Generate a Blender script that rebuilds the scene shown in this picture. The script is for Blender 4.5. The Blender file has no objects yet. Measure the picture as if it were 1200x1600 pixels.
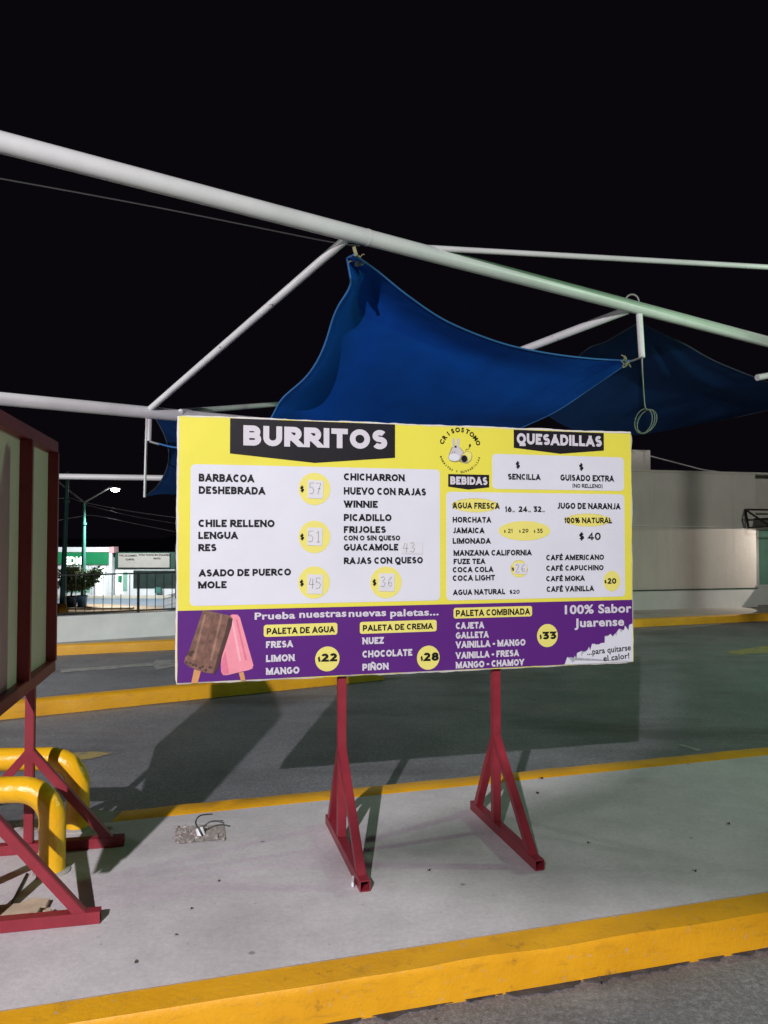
import bpy, bmesh, math, random
from mathutils import Vector, Matrix, noise

C = bpy.context.scene.collection
S = bpy.context.scene
random.seed(7)

# ------------------------------------------------------------------ camera, world, exposure
F = 1202.0                      # focal length in photo pixels (photo 1200 x 1600)
EYE = Vector((0, 0, 1.5))       # z = 0 is the pavement of the median
PITCH = math.atan(35 / F)
cam = bpy.data.cameras.new('camera'); co = bpy.data.objects.new('camera', cam); C.objects.link(co)
cam.sensor_fit = 'VERTICAL'; cam.sensor_height = 24; cam.lens = F / 1600 * 24
cam.clip_start = 0.05; cam.clip_end = 2000
co.location = EYE; co.rotation_euler = (math.pi / 2 + PITCH, 0, 0)
S.camera = co
w = bpy.data.worlds.new('World'); S.world = w; w.use_nodes = True
bg = w.node_tree.nodes['Background']
bg.inputs[0].default_value = (0.0050, 0.0035, 0.0060, 1); bg.inputs[1].default_value = 0.6
S.view_settings.view_transform = 'Standard'; S.view_settings.look = 'None'
S.view_settings.exposure = 0; S.view_settings.gamma = 1

# lamp positions and strengths (each lamp is built, with its fixture, further down)
KEY = Vector((-2.0, -5.7, 5.45)); KEY_AIM = Vector((-2.6, 5.0, 2.2)); KEY_W = 5600; KEY_C = (1.0, 0.94, 0.99)
GRN = Vector((9.5, 7.4, 4.5)); GRN_W = 900; GRN_C = (0.46, 1.0, 0.52)
LFT = Vector((-7.2, 7.6, 4.2)); LFT_W = 650; LFT_C = (0.97, 1.0, 1.0)

# ------------------------------------------------------------------ geometry of the shot
fw = Vector((0, math.cos(PITCH), math.sin(PITCH))); up = Vector((0, -math.sin(PITCH), math.cos(PITCH)))
def ray(px, py): return Vector(((px - 600) / F, 0, 0)) + fw + up * ((800 - py) / F)
def P(px, py, Y): r = ray(px, py); return EYE + r * (Y / r.y)
def G(px, py, z=0.0): r = ray(px, py); return EYE + r * ((z - EYE.z) / r.z)
ROAD = -0.13
V = Vector

# ------------------------------------------------------------------ helpers
def link(o, parent=None):
    C.objects.link(o)
    if parent is not None: o.parent = parent
    return o
def tag(o, label, cat, group=None):
    o['label'] = label; o['category'] = cat
    if group: o['group'] = group
    return o
def thing(name, label, cat, loc=(0, 0, 0), rz=0.0, group=None):
    o = bpy.data.objects.new(name, None); o.empty_display_size = 0.1
    o.location = loc; o.rotation_euler = (0, 0, rz); link(o)
    return tag(o, label, cat, group)
def obj(name, bm, mat, parent=None, smooth=False):
    me = bpy.data.meshes.new(name)
    bmesh.ops.recalc_face_normals(bm, faces=bm.faces[:])
    bm.to_mesh(me); bm.free(); me.materials.append(mat)
    if smooth:
        for p in me.polygons: p.use_smooth = True
        me.set_sharp_from_angle(angle=math.radians(40))
    return link(bpy.data.objects.new(name, me), parent)
def flat(name, verts, faces, mat, parent=None):
    me = bpy.data.meshes.new(name); me.from_pydata([tuple(v) for v in verts], [], faces); me.materials.append(mat)
    return link(bpy.data.objects.new(name, me), parent)
def struct(o): o['kind'] = 'structure'; return o

def frame_of(d):
    d = d.normalized(); a = V((0, 0, 1)) if abs(d.z) < 0.95 else V((1, 0, 0))
    x = d.cross(a).normalized(); y = x.cross(d).normalized()
    return x, y
def add_bar(bm, a, b, wx, wy=None, roll=0.0):
    wy = wx if wy is None else wy
    a = V(a); b = V(b); x, y = frame_of(b - a)
    if roll: x, y = x * math.cos(roll) + y * math.sin(roll), y * math.cos(roll) - x * math.sin(roll)
    vs = []
    for p in (a, b):
        for sx, sy in ((-1, -1), (1, -1), (1, 1), (-1, 1)):
            vs.append(bm.verts.new(p + x * sx * wx / 2 + y * sy * wy / 2))
    fs = [(0, 1, 2, 3), (7, 6, 5, 4)] + [(i, i + 4, (i + 1) % 4 + 4, (i + 1) % 4) for i in range(4)]
    return [bm.faces.new([vs[i] for i in f]) for f in fs]
def add_hollow(bm, a, b, w, t=0.004):
    a = V(a); b = V(b); x, y = frame_of(b - a); ring = []
    for p in (a, b):
        for h in (w / 2, w / 2 - t):
            ring.append([bm.verts.new(p + x * sx * h + y * sy * h) for sx, sy in ((-1, -1), (1, -1), (1, 1), (-1, 1))])
    ao, ai, bo, bi = ring
    for i in range(4):
        j = (i + 1) % 4
        bm.faces.new((ao[i], bo[i], bo[j], ao[j])); bm.faces.new((ai[i], ai[j], bi[j], bi[i]))
        bm.faces.new((ao[i], ao[j], ai[j], ai[i])); bm.faces.new((bo[i], bi[i], bi[j], bo[j]))
def add_tube(bm, pts, r, n=12, caps=True):
    pts = [V(p) for p in pts]; rs = r if isinstance(r, (list, tuple)) else [r] * len(pts)
    q, qr = [pts[0]], [rs[0]]                     # no long thin faces: split long straight runs
    for i in range(1, len(pts)):
        k = max(1, int((pts[i] - pts[i - 1]).length / max(0.25, rs[i] * 6)))
        for j in range(1, k + 1): q.append(pts[i - 1].lerp(pts[i], j / k)); qr.append(rs[i - 1] + (rs[i] - rs[i - 1]) * j / k)
    pts, rs = q, qr; rings = []; x = None
    for i, p in enumerate(pts):
        d = (pts[min(i + 1, len(pts) - 1)] - pts[max(i - 1, 0)]).normalized()
        if x is None: x, y = frame_of(d)
        else:
            x = (x - d * x.dot(d)).normalized(); y = x.cross(d)
        rings.append([bm.verts.new(p + (x * math.cos(2 * math.pi * k / n) + y * math.sin(2 * math.pi * k / n)) * rs[i]) for k in range(n)])
    for a, b in zip(rings, rings[1:]):
        for k in range(n): bm.faces.new((a[k], a[(k + 1) % n], b[(k + 1) % n], b[k]))
    if caps:
        for ring in (rings[0][::-1], rings[-1]): bm.faces.new([bm.verts.new(v.co) for v in ring])
def add_box(bm, c, s, rz=0.0, bev=0.0):
    r = bmesh.ops.create_cube(bm, size=1, matrix=Matrix.Translation(c) @ Matrix.Rotation(rz, 4, 'Z') @ Matrix.Diagonal((s[0], s[1], s[2], 1)))
    if bev:
        es = list({e for v in r['verts'] for e in v.link_edges})
        bmesh.ops.bevel(bm, geom=es, offset=bev, segments=2, affect='EDGES')
def bar_obj(name, a, b, wx, mat, parent=None, wy=None, bev=0.003, roll=0.0):
    bm = bmesh.new(); add_bar(bm, a, b, wx, wy, roll)
    if bev: bmesh.ops.bevel(bm, geom=bm.edges[:], offset=bev, segments=2, affect='EDGES')
    return obj(name, bm, mat, parent)
def tube_obj(name, pts, r, mat, parent=None, n=16):
    bm = bmesh.new(); add_tube(bm, pts, r, n); return obj(name, bm, mat, parent, smooth=True)
def catmull(pts, n=8):
    pts = [V(p) for p in pts]; out = []
    q = [pts[0] * 2 - pts[1]] + pts + [pts[-1] * 2 - pts[-2]]
    for i in range(1, len(q) - 2):
        for k in range(n):
            t = k / n; a, b, c, d = q[i - 1:i + 3]
            out.append(0.5 * ((2 * b) + (c - a) * t + (2 * a - 5 * b + 4 * c - d) * t * t + (3 * b - a - 3 * c + d) * t ** 3))
    return out + [pts[-1]]
def extrude_poly(bm, pts, z0, z1):
    lo = [bm.verts.new((p[0], p[1], z0)) for p in pts]; hi = [bm.verts.new((p[0], p[1], z1)) for p in pts]
    n = len(pts); bm.faces.new(hi); bm.faces.new(lo[::-1])
    for i in range(n): bm.faces.new((lo[i], lo[(i + 1) % n], hi[(i + 1) % n], hi[i]))

# ------------------------------------------------------------------ materials
class Nt:
    def __init__(s, name, rough=0.6, metal=0.0, spec=0.5):
        s.m = bpy.data.materials.new(name); s.m.use_nodes = True; s.t = s.m.node_tree
        s.b = s.t.nodes['Principled BSDF']; s.b.inputs['Roughness'].default_value = rough
        s.b.inputs['Metallic'].default_value = metal; s.b.inputs['Specular IOR Level'].default_value = spec
        s.co = s.t.nodes.new('ShaderNodeTexCoord').outputs['Object']
    def n(s, typ, **kw):
        x = s.t.nodes.new('ShaderNode' + typ)
        for k, v in kw.items(): setattr(x, k, v)
        return x
    def l(s, a, b): s.t.links.new(a, b)
    def noise(s, scale, detail=4, rough=0.6, stretch=None):
        x = s.n('TexNoise'); x.inputs['Scale'].default_value = scale; x.inputs['Detail'].default_value = detail; x.inputs['Roughness'].default_value = rough
        src = s.co
        if stretch:
            mp = s.n('Mapping'); mp.inputs['Scale'].default_value = stretch; s.l(s.co, mp.inputs[0]); src = mp.outputs[0]
        s.l(src, x.inputs['Vector']); return x.outputs['Fac']
    def ramp(s, fac, stops):
        x = s.n('ValToRGB'); e = x.color_ramp.elements
        while len(e) < len(stops): e.new(0.5)
        for i, (p, c) in enumerate(stops):
            e[i].position = p; e[i].color = (c, c, c, 1) if isinstance(c, (int, float)) else (*c, 1)
        s.l(fac, x.inputs[0]); return x.outputs[0]
    def mix(s, fac, a, b, mode='MIX'):
        x = s.n('Mix', data_type='RGBA', blend_type=mode)
        for sock, v in ((x.inputs[0], fac), (x.inputs[6], a), (x.inputs[7], b)):
            if isinstance(v, (int, float)): sock.default_value = v
            elif isinstance(v, tuple): sock.default_value = (*v, 1)
            else: s.l(v, sock)
        return x.outputs[2]
    def col(s, c):
        if isinstance(c, tuple): s.b.inputs['Base Color'].default_value = (*c, 1)
        else: s.l(c, s.b.inputs['Base Color'])
        return s
    def bump(s, h, strength=0.3, dist=0.01):
        x = s.n('Bump'); x.inputs['Strength'].default_value = strength; x.inputs['Distance'].default_value = dist
        s.l(h, x.inputs['Height']); s.l(x.outputs[0], s.b.inputs['Normal']); return s
    def rough(s, f): s.l(f, s.b.inputs['Roughness']); return s

def plain(name, c, rough=0.6, var=0.12, scale=6, spec=0.5, metal=0.0, bump=0.0):
    m = Nt(name, rough, metal, spec); f = m.noise(scale, 5)
    d = tuple(x * (1 - var) for x in c); e = tuple(min(1, x * (1 + var)) for x in c)
    m.col(m.ramp(f, [(0.3, d), (0.7, e)]))
    if bump: m.bump(m.noise(scale * 8, 4), bump, 0.004)
    return m.m
def emit(name, c, s):
    m = bpy.data.materials.new(name); m.use_nodes = True; b = m.node_tree.nodes['Principled BSDF']
    b.inputs['Base Color'].default_value = (*c, 1); b.inputs['Emission Color'].default_value = (*c, 1); b.inputs['Emission Strength'].default_value = s
    return m

def asphalt():
    m = Nt('asphalt', 0.62)
    base = m.ramp(m.noise(0.9, 6, 0.65), [(0.25, (0.130, 0.131, 0.145)), (0.5, (0.175, 0.176, 0.193)), (0.78, (0.228, 0.230, 0.247))])
    agg = m.mix(0.5, m.ramp(m.noise(140, 2, 0.7), [(0.35, 0.4), (0.52, 0.95), (0.68, 1.9)]), m.ramp(m.noise(48, 3, 0.75), [(0.34, 0.35), (0.52, 0.95), (0.66, 1.9)]))
    c = m.mix(0.85, base, agg, 'MULTIPLY')
    st = m.ramp(m.noise(0.55, 5, 0.6, (0.6, 1.6, 1)), [(0.52, 0.0), (0.68, 0.75)])
    c = m.mix(st, c, (0.06, 0.058, 0.058))
    c = m.mix(m.ramp(m.noise(2.3, 6, 0.7, (0.35, 2.2, 1)), [(0.56, 0.0), (0.74, 0.4)]), c, (0.29, 0.30, 0.31))
    v = m.n('TexVoronoi'); v.inputs['Scale'].default_value = 5.0; v.inputs['Randomness'].default_value = 1; m.l(m.co, v.inputs['Vector'])
    c = m.mix(m.ramp(v.outputs['Distance'], [(0.035, 0.85), (0.06, 0.0)]), c, (0.035, 0.033, 0.035))
    m.col(c); m.rough(m.ramp(m.noise(1.3, 4), [(0.3, 0.42), (0.7, 0.72)]))
    m.bump(m.noise(170, 3, 0.7), 0.7, 0.006)
    return m.m
def concrete(name, c, stains=0.6):
    m = Nt(name, 0.72, 0, 0.35)
    d = tuple(x * 0.78 for x in c); e = tuple(min(1, x * 1.1) for x in c)
    b = m.ramp(m.noise(1.1, 8, 0.62), [(0.3, d), (0.55, c), (0.8, e)])
    b = m.mix(0.5, b, m.ramp(m.noise(45, 6, 0.75), [(0.3, 0.72), (0.7, 1.22)]), 'MULTIPLY')
    b = m.mix(0.5, b, m.ramp(m.noise(2.4, 8, 0.72), [(0.36, 0.78), (0.62, 1.1)]), 'MULTIPLY')
    b = m.mix(m.ramp(m.noise(3.1, 7, 0.7), [(0.55, 0.0), (0.75, 0.4 * stains)]), b, tuple(x * 0.55 for x in c))
    b = m.mix(m.ramp(m.noise(9, 5, 0.75, (0.4, 2.0, 1)), [(0.6, 0.0), (0.74, 0.3 * stains)]), b, tuple(x * 0.6 for x in c))
    v = m.n('TexVoronoi'); v.inputs['Scale'].default_value = 3.3; m.l(m.co, v.inputs['Vector'])
    b = m.mix(m.ramp(v.outputs['Distance'], [(0.028, 0.9 * stains), (0.05, 0.0)]), b, (0.06, 0.055, 0.055))
    v = m.n('TexVoronoi'); v.inputs['Scale'].default_value = 11; m.l(m.co, v.inputs['Vector'])
    b = m.mix(m.ramp(v.outputs['Distance'], [(0.05, 0.8 * stains), (0.09, 0.0)]), b, tuple(x * 0.5 for x in c))
    m.col(b); m.bump(m.noise(120, 5, 0.7), 0.35, 0.004)
    return m.m
def yellow_kerb():
    m = Nt('yellow kerb paint', 0.48)
    b = m.ramp(m.noise(3, 6), [(0.3, (0.64, 0.30, 0.005)), (0.7, (0.78, 0.39, 0.008))])
    b = m.mix(m.ramp(m.noise(14, 8, 0.72, (0.6, 0.6, 2.5)), [(0.54, 0.0), (0.68, 0.5)]), b, (0.40, 0.20, 0.02))
    b = m.mix(m.ramp(m.noise(30, 8, 0.8), [(0.61, 0.0), (0.66, 0.9)]), b, (0.40, 0.36, 0.31))
    b = m.mix(m.ramp(m.noise(5.0, 6, 0.75), [(0.62, 0.0), (0.74, 0.85)]), b, (0.12, 0.075, 0.025))
    m.col(b); m.bump(m.noise(45, 6, 0.7), 0.45, 0.006); return m.m
def red_paint():
    m = Nt('red gloss paint', 0.42)
    b = m.ramp(m.noise(7, 5), [(0.3, (0.19, 0.014, 0.025)), (0.7, (0.265, 0.024, 0.038))])
    b = m.mix(m.ramp(m.noise(40, 8, 0.75), [(0.66, 0.0), (0.76, 0.7)]), b, (0.10, 0.03, 0.02))
    m.col(b); m.bump(m.noise(60, 3), 0.08, 0.003); return m.m
def white_paint(name='white pipe paint', lo=0.685):
    m = Nt(name, 0.38)
    b = m.ramp(m.noise(2.5, 5), [(0.3, (0.66, 0.65, 0.66)), (0.7, (0.78, 0.77, 0.78))])
    b = m.mix(m.ramp(m.noise(7, 8, 0.75), [(lo, 0.0), (lo + 0.035, 0.9)]), b, (0.16, 0.09, 0.05))
    m.col(b); m.bump(m.noise(30, 4), 0.06, 0.004); return m.m
def bollard_paint():
    m = Nt('yellow pipe paint', 0.22)
    b = m.ramp(m.noise(5, 5), [(0.3, (0.72, 0.37, 0.008)), (0.7, (0.82, 0.46, 0.012))])
    b = m.mix(m.ramp(m.noise(26, 8, 0.8), [(0.70, 0.0), (0.76, 0.8)]), b, (0.25, 0.12, 0.02))
    m.col(b); m.bump(m.noise(30, 5, 0.65), 0.55, 0.008); return m.m
def fabric(name, c):
    m = Nt(name, 0.85, 0, 0.15)
    b = m.ramp(m.noise(1.6, 5), [(0.3, tuple(x * .85 for x in c)), (0.7, tuple(x * 1.12 for x in c))])
    wv = m.n('TexWave', wave_type='BANDS', bands_direction='DIAGONAL'); wv.inputs['Scale'].default_value = 60; wv.inputs['Distortion'].default_value = 1.5
    m.l(m.co, wv.inputs['Vector'])
    b = m.mix(0.25, b, wv.outputs['Color'], 'MULTIPLY'); m.col(b)
    m.bump(m.noise(3.0, 4), 0.4, 0.03)
    t = m.n('BsdfTranslucent'); m.l(b, t.inputs['Color']); mx = m.n('MixShader'); mx.inputs[0].default_value = 0.25
    m.l(m.b.outputs[0], mx.inputs[1]); m.l(t.outputs[0], mx.inputs[2]); m.l(mx.outputs[0], m.t.nodes['Material Output'].inputs[0])
    return m.m
def vinyl(name, c, rough=0.5, var=0.04):
    m = Nt(name, rough, 0, 0.22)
    m.col(m.ramp(m.noise(2.2, 4), [(0.3, tuple(x * (1 - var) for x in c)), (0.7, tuple(min(1, x * (1 + var)) for x in c))]))
    m.bump(m.noise(2.6, 3, 0.5), 0.22, 0.03); return m.m

M = dict(
    asphalt=asphalt(), concrete=concrete('pavement concrete', (0.555, 0.525, 0.54)), kerbgrey=concrete('bare kerb concrete', (0.36, 0.34, 0.31), 1.0),
    yellow=yellow_kerb(), red=red_paint(), white=white_paint(), rusty=white_paint('rusting white pipe paint', 0.615), bollard=bollard_paint(),
    sail=fabric('blue shade cloth', (0.006, 0.100, 0.58)), sail2=fabric('darkened blue shade cloth', (0.009, 0.045, 0.17)),  # second cloth is the same blue with shade put into its colour
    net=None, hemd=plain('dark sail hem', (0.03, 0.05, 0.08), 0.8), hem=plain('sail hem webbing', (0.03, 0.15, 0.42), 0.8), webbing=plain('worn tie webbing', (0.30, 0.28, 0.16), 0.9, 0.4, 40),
    vy=vinyl('printed yellow vinyl', (0.70, 0.655, 0.075)), vy2=vinyl('pale yellow print', (0.72, 0.67, 0.17)), vw=vinyl('printed white vinyl', (0.63, 0.655, 0.70)),
    vp=vinyl('printed purple vinyl', (0.092, 0.018, 0.175)), vk=vinyl('printed black vinyl', (0.013, 0.012, 0.015)),
    ink=vinyl('black print ink', (0.009, 0.009, 0.011)), wink=vinyl('white print ink', (0.58, 0.57, 0.61)), edge=vinyl('folded canvas edge', (0.62, 0.61, 0.58), 0.6),
    paper=plain('note paper', (0.625, 0.635, 0.66), 0.8, 0.05, 20), pen=plain('pen ink', (0.10, 0.10, 0.11), 0.6),
    choc=plain('chocolate ice print', (0.165, 0.085, 0.060), 0.5, 0.5, 26), chocd=plain('dark chocolate print', (0.06, 0.028, 0.022), 0.5, 0.2, 20),
    chocm=plain('mid chocolate print', (0.14, 0.07, 0.05), 0.5, 0.3, 22), chocl=plain('light chocolate print', (0.27, 0.15, 0.11), 0.5, 0.3, 26),
    pink=plain('pink ice print', (0.75, 0.27, 0.33), 0.5, 0.08, 18), pinkd=plain('deep pink print', (0.64, 0.17, 0.25), 0.5, 0.08, 18), pinkl=plain('light pink print', (0.80, 0.40, 0.45), 0.5, 0.06, 18),
    stick=plain('wooden stick print', (0.55, 0.27, 0.10), 0.5, 0.1, 30), grey=plain('grey print', (0.50, 0.49, 0.50), 0.5),
    beige=plain('beige back sheet', (0.66, 0.49, 0.46), 0.6, 0.06, 3), dred=plain('dark red frame paint', (0.23, 0.020, 0.028), 0.45, 0.15, 8),
    wall=plain('cream wall plaster', (0.53, 0.47, 0.43), 0.85, 0.07, 1.5, bump=0.15), plinth=plain('white plinth paint', (0.66, 0.67, 0.66), 0.8, 0.06, 3, bump=0.15),
    lowwall=plain('whitewashed low wall', (0.70, 0.72, 0.72), 0.85, 0.08, 2.5, bump=0.2), steel=plain('black steel', (0.010, 0.009, 0.010), 0.5, 0.2, 9),
    green=plain('green pole paint', (0.055, 0.19, 0.16), 0.5, 0.15, 5), wire=plain('cable sheath', (0.30, 0.30, 0.29), 0.5), dkwire=plain('dark cable', (0.06, 0.06, 0.06), 0.5),
    wirepale=plain('bare aluminium cable', (0.55, 0.55, 0.55), 0.4),  # paler cable colour
    bwhite=plain('white shop wall', (0.72, 0.72, 0.74), 0.8, 0.05, 2), bgreen=plain('green shop fascia', (0.012, 0.22, 0.085), 0.5, 0.1, 2), bdark=plain('dark green fascia', (0.006, 0.045, 0.028), 0.6, 0.1, 2),
    bpink=plain('pinkish coping', (0.60, 0.34, 0.36), 0.7), glass=plain('dark window glass', (0.030, 0.045, 0.042), 0.12, 0.2, 2), lglass=plain('pale green glass', (0.24, 0.46, 0.36), 0.15, 0.15, 2),
    board=plain('grey price board', (0.34, 0.31, 0.29), 0.6, 0.06, 4), pot=plain('light blue planter', (0.13, 0.30, 0.52), 0.45, 0.1, 5), potd=plain('dark blue planter', (0.045, 0.075, 0.15), 0.45, 0.1, 5),
    bark=plain('tree bark', (0.07, 0.05, 0.035), 0.9, 0.3, 12), leaf=plain('tree leaf', (0.05, 0.105, 0.026), 0.6, 0.45, 9), leafl=plain('olive leaf', (0.10, 0.115, 0.045), 0.6, 0.45, 9),
    lampglass=emit('lit lamp glass', (0.92, 1.0, 1.0), 60), floodglass=emit('lit flood lens', (1.0, 0.95, 1.0), 30), greenglass=emit('lit greenish lens', (0.75, 1.0, 0.75), 20),
    street=plain('far street', (0.13, 0.16, 0.20), 0.7, 0.2, 0.2), dirt=plain('sandy ground', (0.34, 0.23, 0.14), 0.9, 0.25, 0.6), slab=plain('pale kerb slab', (0.50, 0.45, 0.38), 0.9, 0.15, 2),
    card=plain('weathered board', (0.50, 0.40, 0.28), 0.9, 0.2, 14, bump=0.3), rubble=plain('broken concrete', (0.33, 0.29, 0.27), 0.95, 0.35, 35, bump=0.8), conduit=plain('white conduit plastic', (0.72, 0.73, 0.76), 0.4),
    gutter=plain('gutter dirt', (0.050, 0.043, 0.038), 0.95, 0.5, 18, bump=0.6), worn=None)
m = Nt('stained cream plaster', 0.85, 0, 0.2)
b = m.ramp(m.noise(0.8, 7, 0.65), [(0.3, (0.58, 0.53, 0.49)), (0.6, (0.66, 0.61, 0.56)), (0.8, (0.71, 0.65, 0.60))])
b = m.mix(m.ramp(m.noise(1.6, 7, 0.7, (3.0, 3.0, 0.25)), [(0.52, 0.0), (0.75, 0.4)]), b, (0.42, 0.38, 0.34)); b = m.mix(m.ramp(m.noise(9, 6, 0.75), [(0.62, 0.0), (0.72, 0.3)]), b, (0.34, 0.31, 0.28))
m.col(b); m.bump(m.noise(14, 6, 0.7), 0.3, 0.012); M['wall'] = m.m
m = Nt('worn yellow road paint', 0.7); b = m.ramp(m.noise(12, 8, 0.8), [(0.38, (0.15, 0.145, 0.145)), (0.55, (0.36, 0.27, 0.09))]); m.col(b); M['worn'] = m.m
m = Nt('worn white road paint', 0.7); b = m.ramp(m.noise(9, 8, 0.8), [(0.36, (0.16, 0.155, 0.155)), (0.6, (0.33, 0.32, 0.30))]); m.col(b); M['wornw'] = m.m

m = Nt('added dimming net', 0.85, 0, 0.1); m.col((0.010, 0.07, 0.28)); tr = m.n('BsdfTransparent'); mx = m.n('MixShader'); mx.inputs[0].default_value = 0.34
m.l(m.b.outputs[0], mx.inputs[1]); m.l(tr.outputs[0], mx.inputs[2]); m.l(mx.outputs[0], m.t.nodes['Material Output'].inputs[0]); M['net'] = m.m  # cloth of the added sail, partly see-through so it only dims
M['litsign'] = emit('backlit white letters', (0.95, 1.0, 0.97), 1.3); M['litpane'] = emit('lit shop interior', (0.95, 1.0, 0.97), 0.95)
# ------------------------------------------------------------------ the setting
# ground: one sheet; level around the drive-through lanes, falling beyond the low wall to a lower street
KD = (G(1200, 1395) - G(0, 1582)).xy.normalized(); KN = V((-KD.y, KD.x))      # along / away from the kerbs
lw0, lw1 = G(94, 1003), G(275, 992)
def make_ground():
    bm = bmesh.new(); us = [-600, -200, -80, -40, -25, -15, -8, 0, 8, 15, 25, 40, 80, 200, 600]; vs = [-300, -60, -20, -8, 0, 5, 10, 11.4, 12.2, 18, 25, 33, 40, 50, 60, 80, 120, 250, 900]
    rows = []
    for v in vs:
        row = []
        for u in us:
            t = min(1, max(0, (v - 12.2) / 27)) * (1 - min(1, max(0, (u - 4) / 6)))
            p = V((u * KD.x + v * KN.x, u * KD.y + v * KN.y)); row.append(bm.verts.new((p.x, p.y, ROAD - 2.87 * t * t * (3 - 2 * t))))
        rows.append(row)
    for a, b in zip(rows, rows[1:]):
        for i in range(len(us) - 1): bm.faces.new((a[i], a[i + 1], b[i + 1], b[i]))
    return struct(obj('road', bm, M['asphalt']))
make_ground()

# median pavement with painted kerbs along both sides
def line2(p, q, ext0, ext1):
    d = (q - p).xy.normalized(); return p.xy - d * ext0, q.xy + d * ext1
fi0, fi1 = line2(G(0, 1582), G(1200, 1395), 6, 9)               # inner edge of the front kerb
fo0, fo1 = line2(G(125, 1600), G(1200, 1429), 7, 9)             # front edge
ri0, ri1 = line2(G(180, 1284), G(1200, 1180), 8, 9)             # rear kerb inner edge
ro0, ro1 = line2(G(180, 1267), G(1200, 1167), 8, 9)             # rear kerb outer edge
bm = bmesh.new()
n = 40; lo = [fi0.lerp(fi1, i / n) for i in range(n + 1)]; hi = [ri0.lerp(ri1, i / n) for i in range(n + 1)]
extrude_poly(bm, lo + hi[::-1], ROAD - 0.05, 0.0); struct(obj('pavement', bm, M['concrete']))
def kerb(name, a0, a1, b0, b1, mat, n=160, rough=0.004, z=0.0, slope=0.0):
    """kerb between inner edge a and outer edge b, slightly worn along its outer arris"""
    bm = bmesh.new(); prof = []
    for i in range(n + 1):
        t = i / n; a = a0.lerp(a1, t); b = b0.lerp(b1, t); d = (b - a).normalized(); L = (b - a).length
        j = lambda k: rough * noise.noise(V((i * 0.37 + k * 11, k * 3.1, z))) * 2
        pts = [(a, ROAD - 0.05), (a, z - 0.001), (a + d * 0.012, z + 0.004), (a + d * (L - 0.022), z + 0.004 + j(1)), (a + d * (L - 0.006), z - 0.006 + j(2)), (b + d * j(3), z - 0.022 + j(4)), (b + d * (slope + j(5)), ROAD - 0.05)]
        prof.append([bm.verts.new((p.x, p.y, h)) for p, h in pts])
    for p, q in zip(prof, prof[1:]):
        for k in range(6): bm.faces.new((p[k], p[k + 1], q[k + 1], q[k]))
    bm.faces.new(prof[0]); bm.faces.new(prof[-1][::-1])
    return struct(obj(name, bm, mat, smooth=True))
e = 0.004
kerb('kerb', fi0, fi1, fo0, fo1, M['yellow'], slope=0.02)
tb = (G(176, 1275).xy - ri0).dot((ri1 - ri0).normalized()) / (ri1 - ri0).length
kerb('kerb', ri0.lerp(ri1, tb), ri1, ro0.lerp(ro1, tb), ro1, M['yellow'])
kerb('kerb', ri0, ri0.lerp(ri1, tb), ro0, ro0.lerp(ro1, tb), M['kerbgrey'], n=120, rough=0.022)
# thin pale mortar joint inside the front kerb
bm = bmesh.new(); dn = (fo0 - fi0).normalized()
prev = None
for i in range(121):
    t = i / 120; p = fi0.lerp(fi1, t); w1 = 0.012 + 0.005 * noise.noise(V((i * 0.6, 0, 4)))
    cur = [bm.verts.new((*(p - dn * w1), 0.003)), bm.verts.new((*(p + dn * 0.010), 0.0065))]
    if prev: bm.faces.new((prev[0], prev[1], cur[1], cur[0]))
    prev = cur
struct(obj('kerb_joint', bm, M['slab']))

def gutter(name, a, b, nrm, w_, seed, n=1100):
    bm = bmesh.new(); prev = None
    for i in range(n + 1):
        p = a.lerp(b, i / n); k = w_ * max(0.06, 0.5 + 1.1 * noise.noise(V((i * 0.05, seed, 0))) + 0.9 * noise.noise(V((i * 0.21, seed, 3))) + 0.5 * noise.noise(V((i * 0.6, seed, 7))))
        cur = [bm.verts.new((*(p - nrm * 0.03), ROAD + 0.007)), bm.verts.new((*(p + nrm * k * .5), ROAD + 0.006)), bm.verts.new((*(p + nrm * k), ROAD + 0.003))]
        if prev: bm.faces.new((prev[0], prev[1], cur[1], cur[0])); bm.faces.new((prev[1], prev[2], cur[2], cur[1]))
        prev = cur
    return struct(obj(name, bm, M['gutter']))
fd = (fo1 - fo0).normalized(); gutter('gutter_dirt', fo0, fo1, V((fd.y, -fd.x)), 0.036, 2)
# kerb dividing the two lanes on the left, ending behind the board
d0, d1, d2 = G(0, 1119, ROAD).xy, G(275, 1089, ROAD).xy, G(600, 1062, ROAD).xy
dd = (d1 - d0).normalized(); dnn = V((-dd.y, dd.x))
a0 = d0 - dd * 5
kerb('lane_divider', a0 + dnn * 0.17, d2 + dnn * 0.17, a0, d2, M['yellow'], z=0.0)
# far kerb and narrow footway along the low wall and the building
k0 = G(95, 1024, ROAD).xy; k1 = G(275, 1012, ROAD).xy; k2 = G(990, 973, ROAD).xy; k3 = G(1200, 970, ROAD).xy
kd = (k3 - k0).normalized()
kn = V((-kd.y, kd.x))
fk0 = k0 - kd * 12; fk1 = k0 + kd * 26
kerb('kerb', fk0 + kn * 0.16, fk1 + kn * 0.16, fk0, fk1, M['yellow'])
bm = bmesh.new(); extrude_poly(bm, [fk0 + kn * 0.16, fk1 + kn * 0.16, fk1 + kn * 1.9, fk0 + kn * 1.9], ROAD - 0.05, -0.004); struct(obj('footway', bm, M['kerbgrey']))

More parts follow.
